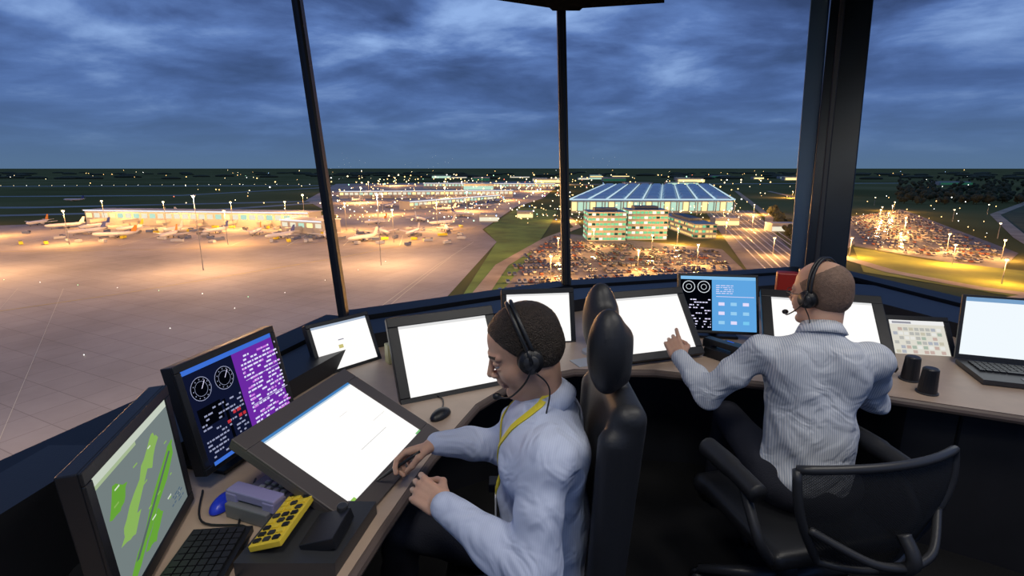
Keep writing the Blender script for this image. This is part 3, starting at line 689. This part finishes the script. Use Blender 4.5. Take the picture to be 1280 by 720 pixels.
fc=Vector((-.20,.98,0)).normalized(); lc=Vector((0,0,1)).cross(fc); sc=Vector((1.08,1.71,0)); bcn=sc-fc*.27
MESH=bpy.data.materials.new('woven_mesh'); t=nt(MESH); pb=t.nodes['Principled BSDF']; pb.inputs['Base Color'].default_value=(.012,.012,.013,1); pb.inputs['Roughness'].default_value=.7
tc=t.nodes.new('ShaderNodeTexCoord'); ck=t.nodes.new('ShaderNodeTexChecker'); ck.inputs['Scale'].default_value=260; t.links.new(tc.outputs['Object'],ck.inputs['Vector'])
mm=t.nodes.new('ShaderNodeMath'); mm.operation='MULTIPLY_ADD'; mm.inputs[1].default_value=-.2; mm.inputs[2].default_value=1.; t.links.new(ck.outputs['Fac'],mm.inputs[0]); t.links.new(mm.outputs[0],pb.inputs['Alpha'])
def bp(u_,v_):
    wd=.17+.12*math.sin(min(1,v_*1.15)*math.pi/2); zz=.48+.34*v_+.02*(1-u_*u_)*v_
    bow=.07*(1-u_*u_)+.02-.07*v_*v_
    return bcn-lc*u_*wd-fc*(bow+.07*v_)+Vector((0,0,zz))
b=MB(); nu,nv=17,11
vs=[bp(-1+2*i/(nu-1),j/(nv-1)) for j in range(nv) for i in range(nu)]
b.add(vs,[(j*nu+i,j*nu+i+1,(j+1)*nu+i+1,(j+1)*nu+i) for j in range(nv-1) for i in range(nu-1)],MESH)
b.obj('back_mesh',C2,True)
b=MB()
rim=[bp(-1+2*i/16,1) for i in range(17)]+[bp(1,1-j/10) for j in range(1,11)]+[bp(1-2*i/16,0) for i in range(1,17)]+[bp(-1,j/10) for j in range(1,11)]
b.tube(rim,.014,DGREY,10)
b.tube(spline([bp(0,.45)-fc*.03,bp(0,.2)-fc*.07,sc-fc*.2+Vector((0,0,.38)),sc+Vector((0,0,.36))]),[.02]*25,DGREY,8)
for s in(-1,1): b.tube(spline([bp(.95*s,.42),bp(.5*s,.25)-fc*.06,bp(0,.2)-fc*.07]),.013,DGREY,8)
for s in(-1,1):
    o_=lc*.31*s
    b.tube(spline([sc-fc*.17+o_*.7+Vector((0,0,.37)),sc-fc*.20+o_+Vector((0,0,.5)),sc-fc*.10+o_+Vector((0,0,.63))]),.018,DGREY,8)
    q0=sc-fc*.17+o_*1.0+Vector((0,0,.655)); q1=sc+fc*.12+o_*1.02+Vector((0,0,.665))
    b.tube(spline([q0,(q0+q1)/2+Vector((0,0,.006)),q1]),[.034]*8+[.038]*9,LEATHER,12)
b.tube([sc-lc*.23-fc*.17+Vector((0,0,.37)),sc+lc*.23-fc*.17+Vector((0,0,.37))],.018,DGREY)
base_star(b,(sc.x,sc.y),.38,DGREY,R=.32)
b.obj('frame',C2,True)
Rs=[list(fc),list(lc),[0,0,1]]
sdf_obj('seat',[('u',rbox(sc+Vector((0,0,.405))+fc*.03,(.25,.25,.035),.03,Rs),0),('u',cap(sc+fc*.27+lc*.22+Vector((0,0,.395)),sc+fc*.27-lc*.22+Vector((0,0,.395)),.04,.04),.03)],(.70,1.33,.32),(1.46,2.14,.48),.01,BLACK,C2)
# ------------------------------------------------------------------ ceiling lamps
def lamp(loc,pw,size,col=(1,.95,.88)):
    P=empty('ceiling_light_panel',loc); b=MB()
    b.box((0,0,-.015),(size+.06,size+.06,.03),DGREY); b.box((0,0,-.032),(size,size,.004),em(col,.6)); o=b.obj('fitting',P)
    ld=bpy.data.lights.new('tube_light','AREA'); ld.shape='SQUARE'; ld.size=size; ld.energy=pw; ld.color=col; lo=bpy.data.objects.new('tube_light',ld); COL.objects.link(lo); lo.parent=P; lo.location=(0,0,-.04)
lamp((-.35,.25,CZ),19,.6); lamp((1.3,.9,CZ),16,.6); lamp((.5,-1.0,CZ),8,.6,(.85,.92,1.)); lamp((2.2,1.6,CZ),11,.6)
# ================================================================== EXTERIOR
GZ=-55.
GR=bpy.data.materials.new('airfield_grass'); t=nt(GR); pb=t.nodes['Principled BSDF']; pb.inputs['Roughness'].default_value=1.; pb.inputs['Specular IOR Level'].default_value=0.
tc=t.nodes.new('ShaderNodeTexCoord'); n=t.nodes.new('ShaderNodeTexNoise'); n.inputs['Scale'].default_value=.003; n.inputs['Detail'].default_value=8; t.links.new(tc.outputs['Object'],n.inputs['Vector'])
r=t.nodes.new('ShaderNodeValToRGB'); e=r.color_ramp.elements; e[0].position=.35; e[0].color=(.115,.115,.045,1); e[1].position=.7; e[1].color=(.20,.19,.085,1); q=e.new(.5); q.color=(.15,.15,.06,1)
t.links.new(n.outputs['Fac'],r.inputs['Fac']); t.links.new(r.outputs['Color'],pb.inputs['Base Color'])
b=MB(); b.add([(60000*math.cos(2*math.pi*i/96),60000*math.sin(2*math.pi*i/96),GZ) for i in range(96)],[tuple(range(96))],GR); b.obj('airfield_ground')
def concrete(name,c,scale=.02,joint=False):
    m=bpy.data.materials.new(name); t=nt(m); pb=t.nodes['Principled BSDF']; pb.inputs['Roughness'].default_value=.8; pb.inputs['Specular IOR Level'].default_value=.2
    tc=t.nodes.new('ShaderNodeTexCoord'); n=t.nodes.new('ShaderNodeTexNoise'); n.inputs['Scale'].default_value=scale; n.inputs['Detail'].default_value=9; n.inputs['Roughness'].default_value=.62
    t.links.new(tc.outputs['Object'],n.inputs['Vector']); r=t.nodes.new('ShaderNodeValToRGB'); e=r.color_ramp.elements
    e[0].position=.3; e[0].color=(*[q*.68 for q in c],1); e[1].position=.7; e[1].color=(*[q*1.25 for q in c],1); t.links.new(n.outputs['Fac'],r.inputs['Fac'])
    if joint:
        mp=t.nodes.new('ShaderNodeMapping'); mp.inputs['Rotation'].default_value=(0,0,.45); mp.inputs['Scale'].default_value=(.10,.10,.10); t.links.new(tc.outputs['Object'],mp.inputs[0])
        br=t.nodes.new('ShaderNodeTexBrick'); br.offset=0; br.inputs['Mortar Size'].default_value=.012; br.inputs['Brick Width'].default_value=1.; br.inputs['Row Height'].default_value=1.
        br.inputs['Color1'].default_value=(1,1,1,1); br.inputs['Color2'].default_value=(.93,.93,.93,1); br.inputs['Mortar'].default_value=(.7,.7,.7,1); br.inputs['Scale'].default_value=1.
        t.links.new(mp.outputs[0],br.inputs['Vector']); mx=t.nodes.new('ShaderNodeMix'); mx.data_type='RGBA'; mx.blend_type='MULTIPLY'; mx.inputs[0].default_value=1
        t.links.new(r.outputs[0],mx.inputs[6]); t.links.new(br.outputs['Color'],mx.inputs[7]); t.links.new(mx.outputs[2],pb.inputs['Base Color'])
    else: t.links.new(r.outputs['Color'],pb.inputs['Base Color'])
    return m
APR=concrete('apron_concrete',(.41,.36,.31),.012,True); ASP=concrete('asphalt',(.20,.18,.16),.05); TAX=concrete('taxiway',(.30,.32,.28),.01)
GRL=pmat('mown_grass',(.13,.22,.035),1.,noise=.35,nscale=.05); LINE=pmat('painted_line',(.7,.65,.5),.8); LINEY=pmat('yellow_line',(.6,.45,.08),.8)
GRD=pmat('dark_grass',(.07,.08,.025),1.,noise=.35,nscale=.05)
RDM=concrete('road_surface',(.42,.33,.22),.05)
def zone(name,poly,z,mat): 
    b=MB(); b.add([(p[0],p[1],GZ+z) for p in poly],[tuple(range(len(poly)))],mat); return b.obj(name)
zone('apron',[(-900,-300),(-25,-300),(-32,150),(-30,217),(-12,400),(-28,483),(5,765),(60,1000),(230,2340),(-640,1900),(-370,930),(-200,600),(-330,600),(-700,440)],.1,APR)
def strip(pts,wd,z,mat,b):
    P_=[Vector((p[0],p[1],0)) for p in pts]; vs=[]
    for k,p in enumerate(P_):
        d=(P_[min(k+1,len(P_)-1)]-P_[max(k-1,0)]).normalized(); s=Vector((-d.y,d.x,0))*wd/2; vs+=[(*(p+s)[:2],GZ+z),(*(p-s)[:2],GZ+z)]
    b.add(vs,[(2*k+1,2*k+3,2*k+2,2*k) for k in range(len(P_)-1)],mat)
b=MB()
strip([(-3500,1500),(-800,1700),(1500,2000)],60,.15,TAX,b); strip([(-1500,700),(-700,760),(-350,900),(-300,1400)],35,.15,TAX,b); strip([(-2200,900),(-700,1100),(-500,1700)],40,.15,TAX,b)
strip([(-1200,560),(-700,600),(-420,700),(-300,900)],28,.16,TAX,b)
b.obj('taxiway')
b=MB()
strip([(-600,330),(-250,360),(-60,420)],.6,.2,LINEY,b); strip([(-300,100),(-180,230),(-110,330),(-60,420),(-30,520)],.5,.2,LINEY,b)
for k in range(9): strip([(-420+42*k,380),(-430+42*k,440)],.5,.2,LINE,b)
for k in range(3): strip([(-130+22*k,60+4*k),(-260+22*k,240)],.12,.2,LINE,b)
strip([(-120,60),(-60,160),(-45,300),(-30,400)],.3,.2,LINE,b); strip([(-60,100),(-50,230),(-40,330)],.3,.2,LINE,b)
b.obj('apron_markings')
zone('grass_verge',[(-24,200),(-12,399),(-26,483),(10,765),(62,702),(38,516),(8,310),(-6,225)],.25,GRL)
zone('car_park_surface',[(-14,200),(-2,312),(42,455),(60,440),(150,362),(122,245),(60,180)],.2,ASP)
zone('rail_yard_surface',[(262,702),(330,702),(165,275),(118,235)],.28,ASP)
zone('car_park_surface',[(385,600),(545,720),(345,345),(275,283),(255,378)],.2,ASP)
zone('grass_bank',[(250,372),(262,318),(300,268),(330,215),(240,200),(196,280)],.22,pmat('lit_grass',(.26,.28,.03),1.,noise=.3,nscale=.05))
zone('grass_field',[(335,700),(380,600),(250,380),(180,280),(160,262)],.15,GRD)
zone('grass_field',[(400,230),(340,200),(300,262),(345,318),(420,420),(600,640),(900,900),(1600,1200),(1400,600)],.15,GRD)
b=MB()
strip([(230,385),(215,330),(212,280),(225,240),(260,200),(330,150)],9,.4,RDM,b)
strip([(640,1300),(480,760),(400,640),(260,395),(205,330),(150,270),(120,200)],11,.38,RDM,b)
strip([(900,900),(600,640),(420,420),(345,318),(300,262),(240,225),(160,190)],10,.36,RDM,b)
strip([(75,620),(190,560),(260,520),(300,600),(345,720),(560,1300)],9,.4,RDM,b)
strip([(-18,200),(-6,300),(30,420),(64,500),(66,640)],8,.4,RDM,b)
b.obj('access_road')
b=MB()
for k in range(9):
    x0=128+4.6*k; x1=266+6.6*k; strip([(x0+6,250),(x1,700)],.9,.5,LINE if k%2 else LGREY,b)
b.obj('railway_track')
b=MB(); b.prism([(p[0]*.75,p[1]*.75) for p in bot],GZ,-.5,WALL); b.prism([(p[0]*1.0,p[1]*1.0) for p in bot],-.5,-.07,WALL); b.obj('control_tower_shaft')
CARS=[pmat('car_paint_%d'%i,c,.35,.2) for i,c in enumerate([(.5,.48,.45),(.12,.11,.1),(.28,.1,.06),(.12,.15,.25),(.65,.62,.55),(.3,.28,.26)])]
CWIN=pmat('car_window',(.05,.05,.05),.15)
def inpoly(x,y,P):
    c=False;n=len(P)
    for i in range(n):
        x1,y1=P[i];x2,y2=P[(i+1)%n]
        if (y1>y)!=(y2>y) and x<(x2-x1)*(y-y1)/(y2-y1)+x1: c=not c
    return c
def cars(name,poly,ang,rowd,cw,prob):
    b=MB(); xs=[p[0] for p in poly];ys=[p[1] for p in poly]; cx,cy=sum(xs)/len(xs),sum(ys)/len(ys); R=Matrix.Rotation(ang,3,'Z'); S=400
    v=-S
    row=0
    while v<S:
        u=-S
        while u<S:
            p=R@Vector((u,v,0)); x,y=p.x+cx,p.y+cy
            if inpoly(x,y,poly) and random.random()<prob:
                m=random.choice(CARS); b.box((x,y,GZ+.95),(1.8,4.3,.8),m,R); b.box((x,y,GZ+1.6),(1.5,2.2,.6),CWIN,R)
            u+=cw
        v+=rowd[row%2]; row+=1
    b.obj(name)
cars('parked_cars',[(-8,215),(2,312),(40,440),(56,395),(142,355),(115,250),(60,190)],.12,(5.5,13),2.9,.6)
cars('parked_cars',[(392,600),(530,705),(340,350),(280,300),(262,378)],-.5,(5.5,15),2.9,.6)
TG=em(srgb(190,225,200),1.1,False); TGW=em(srgb(255,225,150),1.6,False); GG=em(srgb(120,205,150),1.2,False); GG2=em(srgb(215,245,215),1.6,False)
ROOF=pmat('terminal_roof',(.50,.62,.68),.5,noise=.12,nscale=.03); RIB=em(srgb(205,232,245),.95,False); CONC=pmat('building_concrete',(.4,.4,.38),.7)  # roof ribs are no lamps; their bright look is put in as emission
b=MB(); RZ=GZ+18
nL,nR,fR,fL=Vector((76,665,0)),Vector((283,665,0)),Vector((480,1270,0)),Vector((225,1270,0))
b.prism([(p.x,p.y) for p in(nL,nR,fR,fL)],GZ,RZ-3,CONC)
g=Vector((0,-1.2,0)); nb=26
for i in range(nb):
    a_=nL.lerp(nR,(i+.1)/nb)+g;c_=nL.lerp(nR,(i+.9)/nb)+g
    b.quad((a_.x,a_.y,GZ+3),(c_.x,c_.y,GZ+3),(c_.x,c_.y,RZ-4),(a_.x,a_.y,RZ-4),TG if i%3 else TGW)
    a_=nR.lerp(fR,(i+.1)/nb)+Vector((1,0,0));c_=nR.lerp(fR,(i+.9)/nb)+Vector((1,0,0)); b.quad((a_.x,a_.y,GZ+3),(c_.x,c_.y,GZ+3),(c_.x,c_.y,RZ-4),(a_.x,a_.y,RZ-4),TG)
nbx,nby=9,7
def rp(u_,v_): return nL.lerp(nR,u_).lerp(fL.lerp(fR,u_),v_)
for i in range(nbx):
    for j in range(nby):
        u0,u1=(i+.04)/nbx,(i+.96)/nbx; v0,v1=(j+.05)/nby,(j+.95)/nby
        A,B_,C_,D_=rp(u0,v0),rp(u1,v0),rp(u1,v1),rp(u0,v1); m=(A+B_+C_+D_)/4
        k0=[A,B_,C_,D_]; k1=[p+(m-p)*.45 for p in(A,B_,C_,D_)]
        vs=[(p.x,p.y,RZ-2.5) for p in k0]+[(p.x,p.y,RZ+2.5) for p in k1]
        b.add(vs,[(0,1,5,4),(1,2,6,5),(2,3,7,6),(3,0,4,7),(4,5,6,7)],ROOF)
for i in range(nbx+1):
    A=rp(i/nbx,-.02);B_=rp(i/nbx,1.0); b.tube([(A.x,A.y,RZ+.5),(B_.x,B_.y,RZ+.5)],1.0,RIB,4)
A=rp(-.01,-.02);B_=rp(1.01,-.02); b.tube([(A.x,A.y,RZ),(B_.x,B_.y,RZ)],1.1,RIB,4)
for k in range(10):
    p=rp(k/9,-.05); b.cyl((p.x,p.y,GZ),(p.x,p.y,RZ-2),.7,.7,CONC,8)
b.obj('airport_terminal_building')
GGD=em(srgb(40,95,75),.8,False)
def midrise(name,x0,x1,y0,y1,h,fl,m1,m2):
    b=MB(); b.box(((x0+x1)/2,(y0+y1)/2,GZ+h/2),(x1-x0,y1-y0,h),CONC)
    fh=h/fl
    for k in range(fl):
        z0=GZ+k*fh+fh*.25;z1=GZ+k*fh+fh*.72; nn=int((x1-x0)/3)
        for i in range(nn):
            xa=x0+(x1-x0)*(i+.08)/nn;xb=x0+(x1-x0)*(i+.92)/nn; mm_=random.choice([m1,m1,m2,m1,GGD]); b.quad((xa,y0-.15,z0),(xb,y0-.15,z0),(xb,y0-.15,z1),(xa,y0-.15,z1),mm_)
        nn=int((y1-y0)/3)
        for i in range(nn):
            ya=y0+(y1-y0)*(i+.08)/nn;yb=y0+(y1-y0)*(i+.92)/nn; mm_=random.choice([m1,m1,m2,GGD]); b.quad((x0-.15,yb,z0),(x0-.15,ya,z0),(x0-.15,ya,z1),(x0-.15,yb,z1),mm_)
        b.box(((x0+x1)/2,y0-.6,GZ+k*fh+fh*.95),(x1-x0+1,1.4,.35),CONC)
    b.box(((x0+x1)/2,(y0+y1)/2,GZ+h+1.2),((x1-x0)*.6,(y1-y0)*.5,2.4),pmat('roof_plant',(.1,.12,.14),.6))
    b.obj(name)
midrise('glass_office_building',60,90,405,430,23,6,GG,GG2)
midrise('glass_office_building',93,125,412,437,24,6,GG,GG2)
midrise('hotel_building',150,168,420,520,12,3,em(srgb(255,210,130),1.2,False),GG)
b=MB(); WP=em(srgb(250,240,210),1.,False)
PIER=pmat('pier_cladding',(.45,.43,.40),.6)
def pier(b,x0,y0,x1,y1,wd,h):
    P_=Vector((x0,y0,0));Q_=Vector((x1,y1,0)); d=(Q_-P_).normalized(); s=Vector((-d.y,d.x,0)); c=(P_+Q_)/2; R=Matrix((d,s,Vector((0,0,1)))).transposed(); Ln=(Q_-P_).length
    b.box((c.x,c.y,GZ+h/2),(Ln,wd,h),PIER,R); b.box((c.x,c.y,GZ+h+.4),(Ln*1.01,wd*1.1,.8),PIER,R)
    fs=c-s*(wd*.55+.15); b.box((fs.x,fs.y,GZ+h+.2),(Ln,.2,1.3),em(srgb(245,245,250),1.1,False),R)  # roof edge strip glows to stand in for the lit white roof
    nn=int(Ln/9)
    for i in range(nn):
        q_=P_+d*(i+.5)*Ln/nn-s*(wd/2+.1); b.box((q_.x,q_.y,GZ+h*.66),(6.5,.2,h*.34),random.choice([WP,TGW,TG,WP]),R)
        if i%4==2:
            q2=q_-s*9; b.box((q2.x,q2.y,GZ+5),(3,18,3),PIER,R); b.cyl((q2.x,q2.y,GZ),(q2.x,q2.y,GZ+4),.6,.6,PIER,8)
pier(b,-440,545,-195,510,24,14); pier(b,-205,475,-160,455,22,11); pier(b,-330,1000,0,1050,26,13); pier(b,-150,720,-30,900,20,11); pier(b,-250,1500,120,1450,30,14)
b.obj('boarding_pier')
b=MB()
for k in range(26):
    x=random.uniform(-500,1500);y=random.uniform(1300,3400); wd=random.uniform(30,120);h=random.uniform(8,18)
    b.box((x,y,GZ+h/2),(wd,random.uniform(20,50),h),CONC); b.quad((x-wd/2,y-26,GZ+2),(x+wd/2,y-26,GZ+2),(x+wd/2,y-26,GZ+h*.7),(x-wd/2,y-26,GZ+h*.7),random.choice([TGW,TG,GGD,WP]))
for (x,y,wd) in((-25,560,20),(15,600,18),(250,470,30),(215,520,24)):
    b.box((x,y,GZ+4),(wd,14,8),CONC); b.quad((x-wd/2,y-7.2,GZ+1),(x+wd/2,y-7.2,GZ+1),(x+wd/2,y-7.2,GZ+5),(x-wd/2,y-7.2,GZ+5),random.choice([TGW,WP]))
b.obj('cargo_buildings')
PW=pmat('aircraft_paint',(.68,.67,.66),.4); PB=pmat('tail_paint',(.05,.08,.3),.4); PO=pmat('engine_paint',(.4,.4,.42),.35); PYE=pmat('tail_paint_orange',(.7,.25,.03),.4)
def airliner_mesh(tail):
    b=MB(); fus=[(-19,0,4.4),(-17.8,0,4.1),(-15,0,3.9),(-8,0,3.8),(8,0,3.8),(13,0,4.2),(17,0,4.8),(19,0,5.1)]
    b.tube(fus,[.25,1.2,1.85,2.,2.,1.6,.8,.25],PW,14)
    def slab(pts,th,mat):
        n=len(pts); b.add([tuple(p) for p in pts]+[(p[0],p[1],p[2]+th) for p in pts],[tuple(range(n-1,-1,-1)),tuple(range(n,2*n))]+[(i,(i+1)%n,n+(i+1)%n,n+i) for i in range(n)],mat)
    for s in(-1,1):
        slab([(-4,s*1.5,2.9),(3,s*1.5,2.9),(6.5,s*17,4.2),(5,s*17,4.2)],.35,PW)
        slab([(13.5,s*.6,5.2),(17,s*.6,5.2),(18.6,s*6,5.6),(17.2,s*6,5.6)],.22,PW)
        b.tube([(-3.2,s*5.6,2.1),(-1.5,s*5.6,2.1),(.8,s*5.6,2.2)],[.95,1.1,.7],PO,10)
        b.cyl((2,s*2.4,0),(2,s*2.4,3),.25,.25,PO,6); b.cyl((2,s*2.4-.4,.6),(2,s*2.4+.4,.6),.6,.6,BLACK,10)
    b.cyl((-13,0,0),(-13,0,3),.2,.2,PO,6); b.cyl((-13,-.3,.45),(-13,.3,.45),.45,.45,BLACK,10)
    vs=[(12.5,0,5.6),(17.5,0,5.6),(19.3,0,11.6),(16.8,0,11.6)]
    b.add([(x,.18,z) for x,_,z in vs]+[(x,-.18,z) for x,_,z in vs],[(0,1,2,3),(7,6,5,4)]+[(i,4+i,4+(i+1)%4,(i+1)%4) for i in range(4)],tail)
    return b
mesh_=[]
spots=[(-395,486,80),(-350,470,85),(-305,462,95),(-262,453,80),(-222,444,100),(-430,494,60),(-190,420,70),(-155,425,110),(-118,405,60),(-112,445,120),(-330,425,20),(-270,900,80),(-150,950,70),(-60,960,100),(-90,700,30),(-60,620,150),(-210,580,260),(-400,640,200),(-760,900,10),(-140,530,60),(-100,560,120),(-180,760,80),(-480,520,100),(-70,520,40),(-372,448,70),(-285,425,100),(-85,440,80),(-60,470,100),(-200,960,80),(-105,955,90),(-45,760,50),(-110,800,220),(-20,880,60)]
for k,(x,y,a) in enumerate(spots):
    if len(mesh_)<3:
        o=airliner_mesh([PB,PYE,PW][len(mesh_)]).obj('parked_airliner',smooth=False); mesh_.append(o.data)
    else:
        o=bpy.data.objects.new('parked_airliner',mesh_[k%3]); COL.objects.link(o)
    o.location=(x,y,GZ+.2); o.rotation_euler=(0,0,math.radians(a)); o.scale=(.85,.85,.85)
b=MB()
for k in range(90):
    x=random.uniform(-430,-40);y=random.uniform(380,500); a=random.uniform(0,3); R=Matrix.Rotation(a,3,'Z'); m=random.choice([LGREY,YEL,GREY,CARS[3]]); ln=random.uniform(4,9)
    b.box((x,y,GZ+1.5),(ln,2.3,2.),m,R); b.box(Vector((x,y,GZ+2.2))+R@Vector((ln*.4,0,0)),(1.6,2.1,1.2),CWIN,R)
b.obj('ground_support_vehicles')
TREE=pmat('tree_foliage',(.05,.055,.025),1.,noise=.4,nscale=.3)
b=MB()
def tree(b,x,y,s):
    b.cyl((x,y,GZ),(x,y,GZ+s*.6),s*.06,s*.04,TREE,5)
    for k in range(3): b.sph((x+random.uniform(-.3,.3)*s,y+random.uniform(-.3,.3)*s,GZ+s*(.55+.22*k)),(s*.42,s*.42,s*.36),TREE,7,5)
for k in range(420):
    y=1/random.uniform(1/3200,1/820); x=y*random.uniform(.74,1.2)
    tree(b,x,y,random.uniform(8,13))
for k in range(200):
    y=random.uniform(2600,6000); x=y*random.uniform(-1.1,1.1); s=random.uniform(12,20); b.sph((x,y,GZ+s*.3),(s*4,s*2,s*.6),TREE,7,5)
for k in range(50):
    y=random.uniform(230,700); tree(b,165+(y-262)*.42+random.uniform(-3,8),y,random.uniform(4,8))
b.obj('tree_belt')
SOD=(1.,.47,.13); WRM=(1.,.55,.25)
POLE=pmat('mast_steel',(.3,.3,.3),.5,.5)
lampE=em((1.,.74,.36),9.,False); lampW=em((1.,.90,.65),8.,False)
b=MB(); lights=[]
def mast(x,y,h,pw,col=SOD,r=.9):
    b.cyl((x,y,GZ),(x,y,GZ+h),.3,.15,POLE,6); b.box((x,y,GZ+h),(2.2,1.0,.5),POLE); b.sph((x,y,GZ+h-.3-r*.4),(r,r,r*.8),lampE if col is SOD else lampW,8,6)
    if pw: lights.append((x,y,GZ+h-2.6,pw,col))
for (x,y,pw) in((-560,470,13),(-440,430,13),(-400,505,13),(-330,490,13),(-262,482,13),(-215,490,13),(-152,470,13),(-335,385,11),(-215,385,11),(-92,396,12),(-70,480,14),(-250,620,14),(-160,640,22),(-60,690,22),(-250,860,38),(-110,850,38),(-20,930,38),(-330,1200,70),(-120,1250,70),(60,1300,70),(-380,1700,95),(-100,1750,95),(150,1800,95)):
    mast(x,y,26,pw*1e4,SOD,.9 if y<600 else 1.4)
for (x,y,pw) in((-78,300,19),(-420,310,26),(-290,270,22),(-175,285,19),(-620,330,30)):  # tall near masts added to spread light over the near apron
    mast(x,y,42,pw*1e4,WRM,.7)
b.obj('apron_floodlight_mast')
b=MB()
for (x,y,pw) in((30,330,5),(70,280,5),(110,300,5),(60,375,5),(125,385,5),(20,260,4),(95,345,4),(180,430,5),(230,560,8),(60,560,7),(345,560,6),(400,560,8),(460,625,8),(330,430,8),(300,350,7),(360,470,8),(262,300,5),(245,250,3),(400,420,0),(300,640,9),(540,1000,16),(220,330,5),(225,480,5),(170,330,3),(590,640,0),(620,1100,14),(430,600,8),(310,320,5),(270,355,5),(480,560,0),(560,800,0),(510,690,7),(380,520,7)):
    mast(x,y,13,pw*1.3e4,SOD,.75)
b.obj('street_lamp_row')
for i,(x,y,z_,pw,col) in enumerate(lights):
    ld=bpy.data.lights.new('floodlight','POINT'); ld.energy=pw; ld.color=col; ld.shadow_soft_size=2.; lo=bpy.data.objects.new('floodlight',ld); COL.objects.link(lo); lo.location=(x,y,z_)
ld=bpy.data.lights.new('added_apron_spot','SPOT'); ld.energy=12e5; ld.color=(1.,.70,.45); ld.spot_size=math.radians(125); ld.spot_blend=.5; ld.shadow_soft_size=.5  # out-of-view spot added below the cab to brighten the near apron
lo=bpy.data.objects.new('added_apron_spot',ld); COL.objects.link(lo); lo.location=(-3.2,3.2,-9); lo.rotation_euler=Vector((-.75,.65,-.36)).to_track_quat('-Z','Y').to_euler()
b=MB(); LM=[em((1,.58,.20),5.,False),em((1,.74,.40),5.,False),em((1,.95,.85),5.,False),em((.5,1,.6),3.,False),em((.4,.6,1),3.,False),em((1,.2,.1),3.,False)]
def dot(x,y,z_,r,m):
    b.add([(x-r,y,z_),(x+r,y,z_),(x,y-r,z_),(x,y+r,z_),(x,y,z_-r),(x,y,z_+r)],[(0,2,5),(2,1,5),(1,3,5),(3,0,5),(2,0,4),(1,2,4),(3,1,4),(0,3,4)],m)
for k in range(760):
    y=1/random.uniform(1/4000,1/480); x=y*random.gauss(-.05,.26) if k%2 else y*random.uniform(-.36,.50)
    dot(x,y,GZ+random.uniform(5,14),y*random.uniform(.0006,.0016),random.choices(LM,(10,7,1.5,.6,.3,.3))[0])
for k in range(100):
    y=1/random.uniform(1/14000,1/2200); x=y*random.uniform(-1.05,1.05); dot(x,y,GZ+8,y*random.uniform(.0004,.0008),random.choices(LM,(6,4,3,.5,.5,.5))[0])
for k in range(60):
    y=1/random.uniform(1/1600,1/300); x=y*random.uniform(.62,.95); dot(x,y,GZ+9,y*random.uniform(.0007,.0013),LM[0] if random.random()<.7 else LM[2])
for k in range(14): dot(-430+24*k,300-6*k,GZ+.6,.22,LM[3 if k%2 else 2])
for k in range(9): dot(-150+9*k,95+27*k,GZ+.6,.18,LM[2])
for k in range(34): dot(-1900+36*k,1640+6*k,GZ+1,.9,LM[1 if k%3 else 2])
b.obj('airfield_lights')
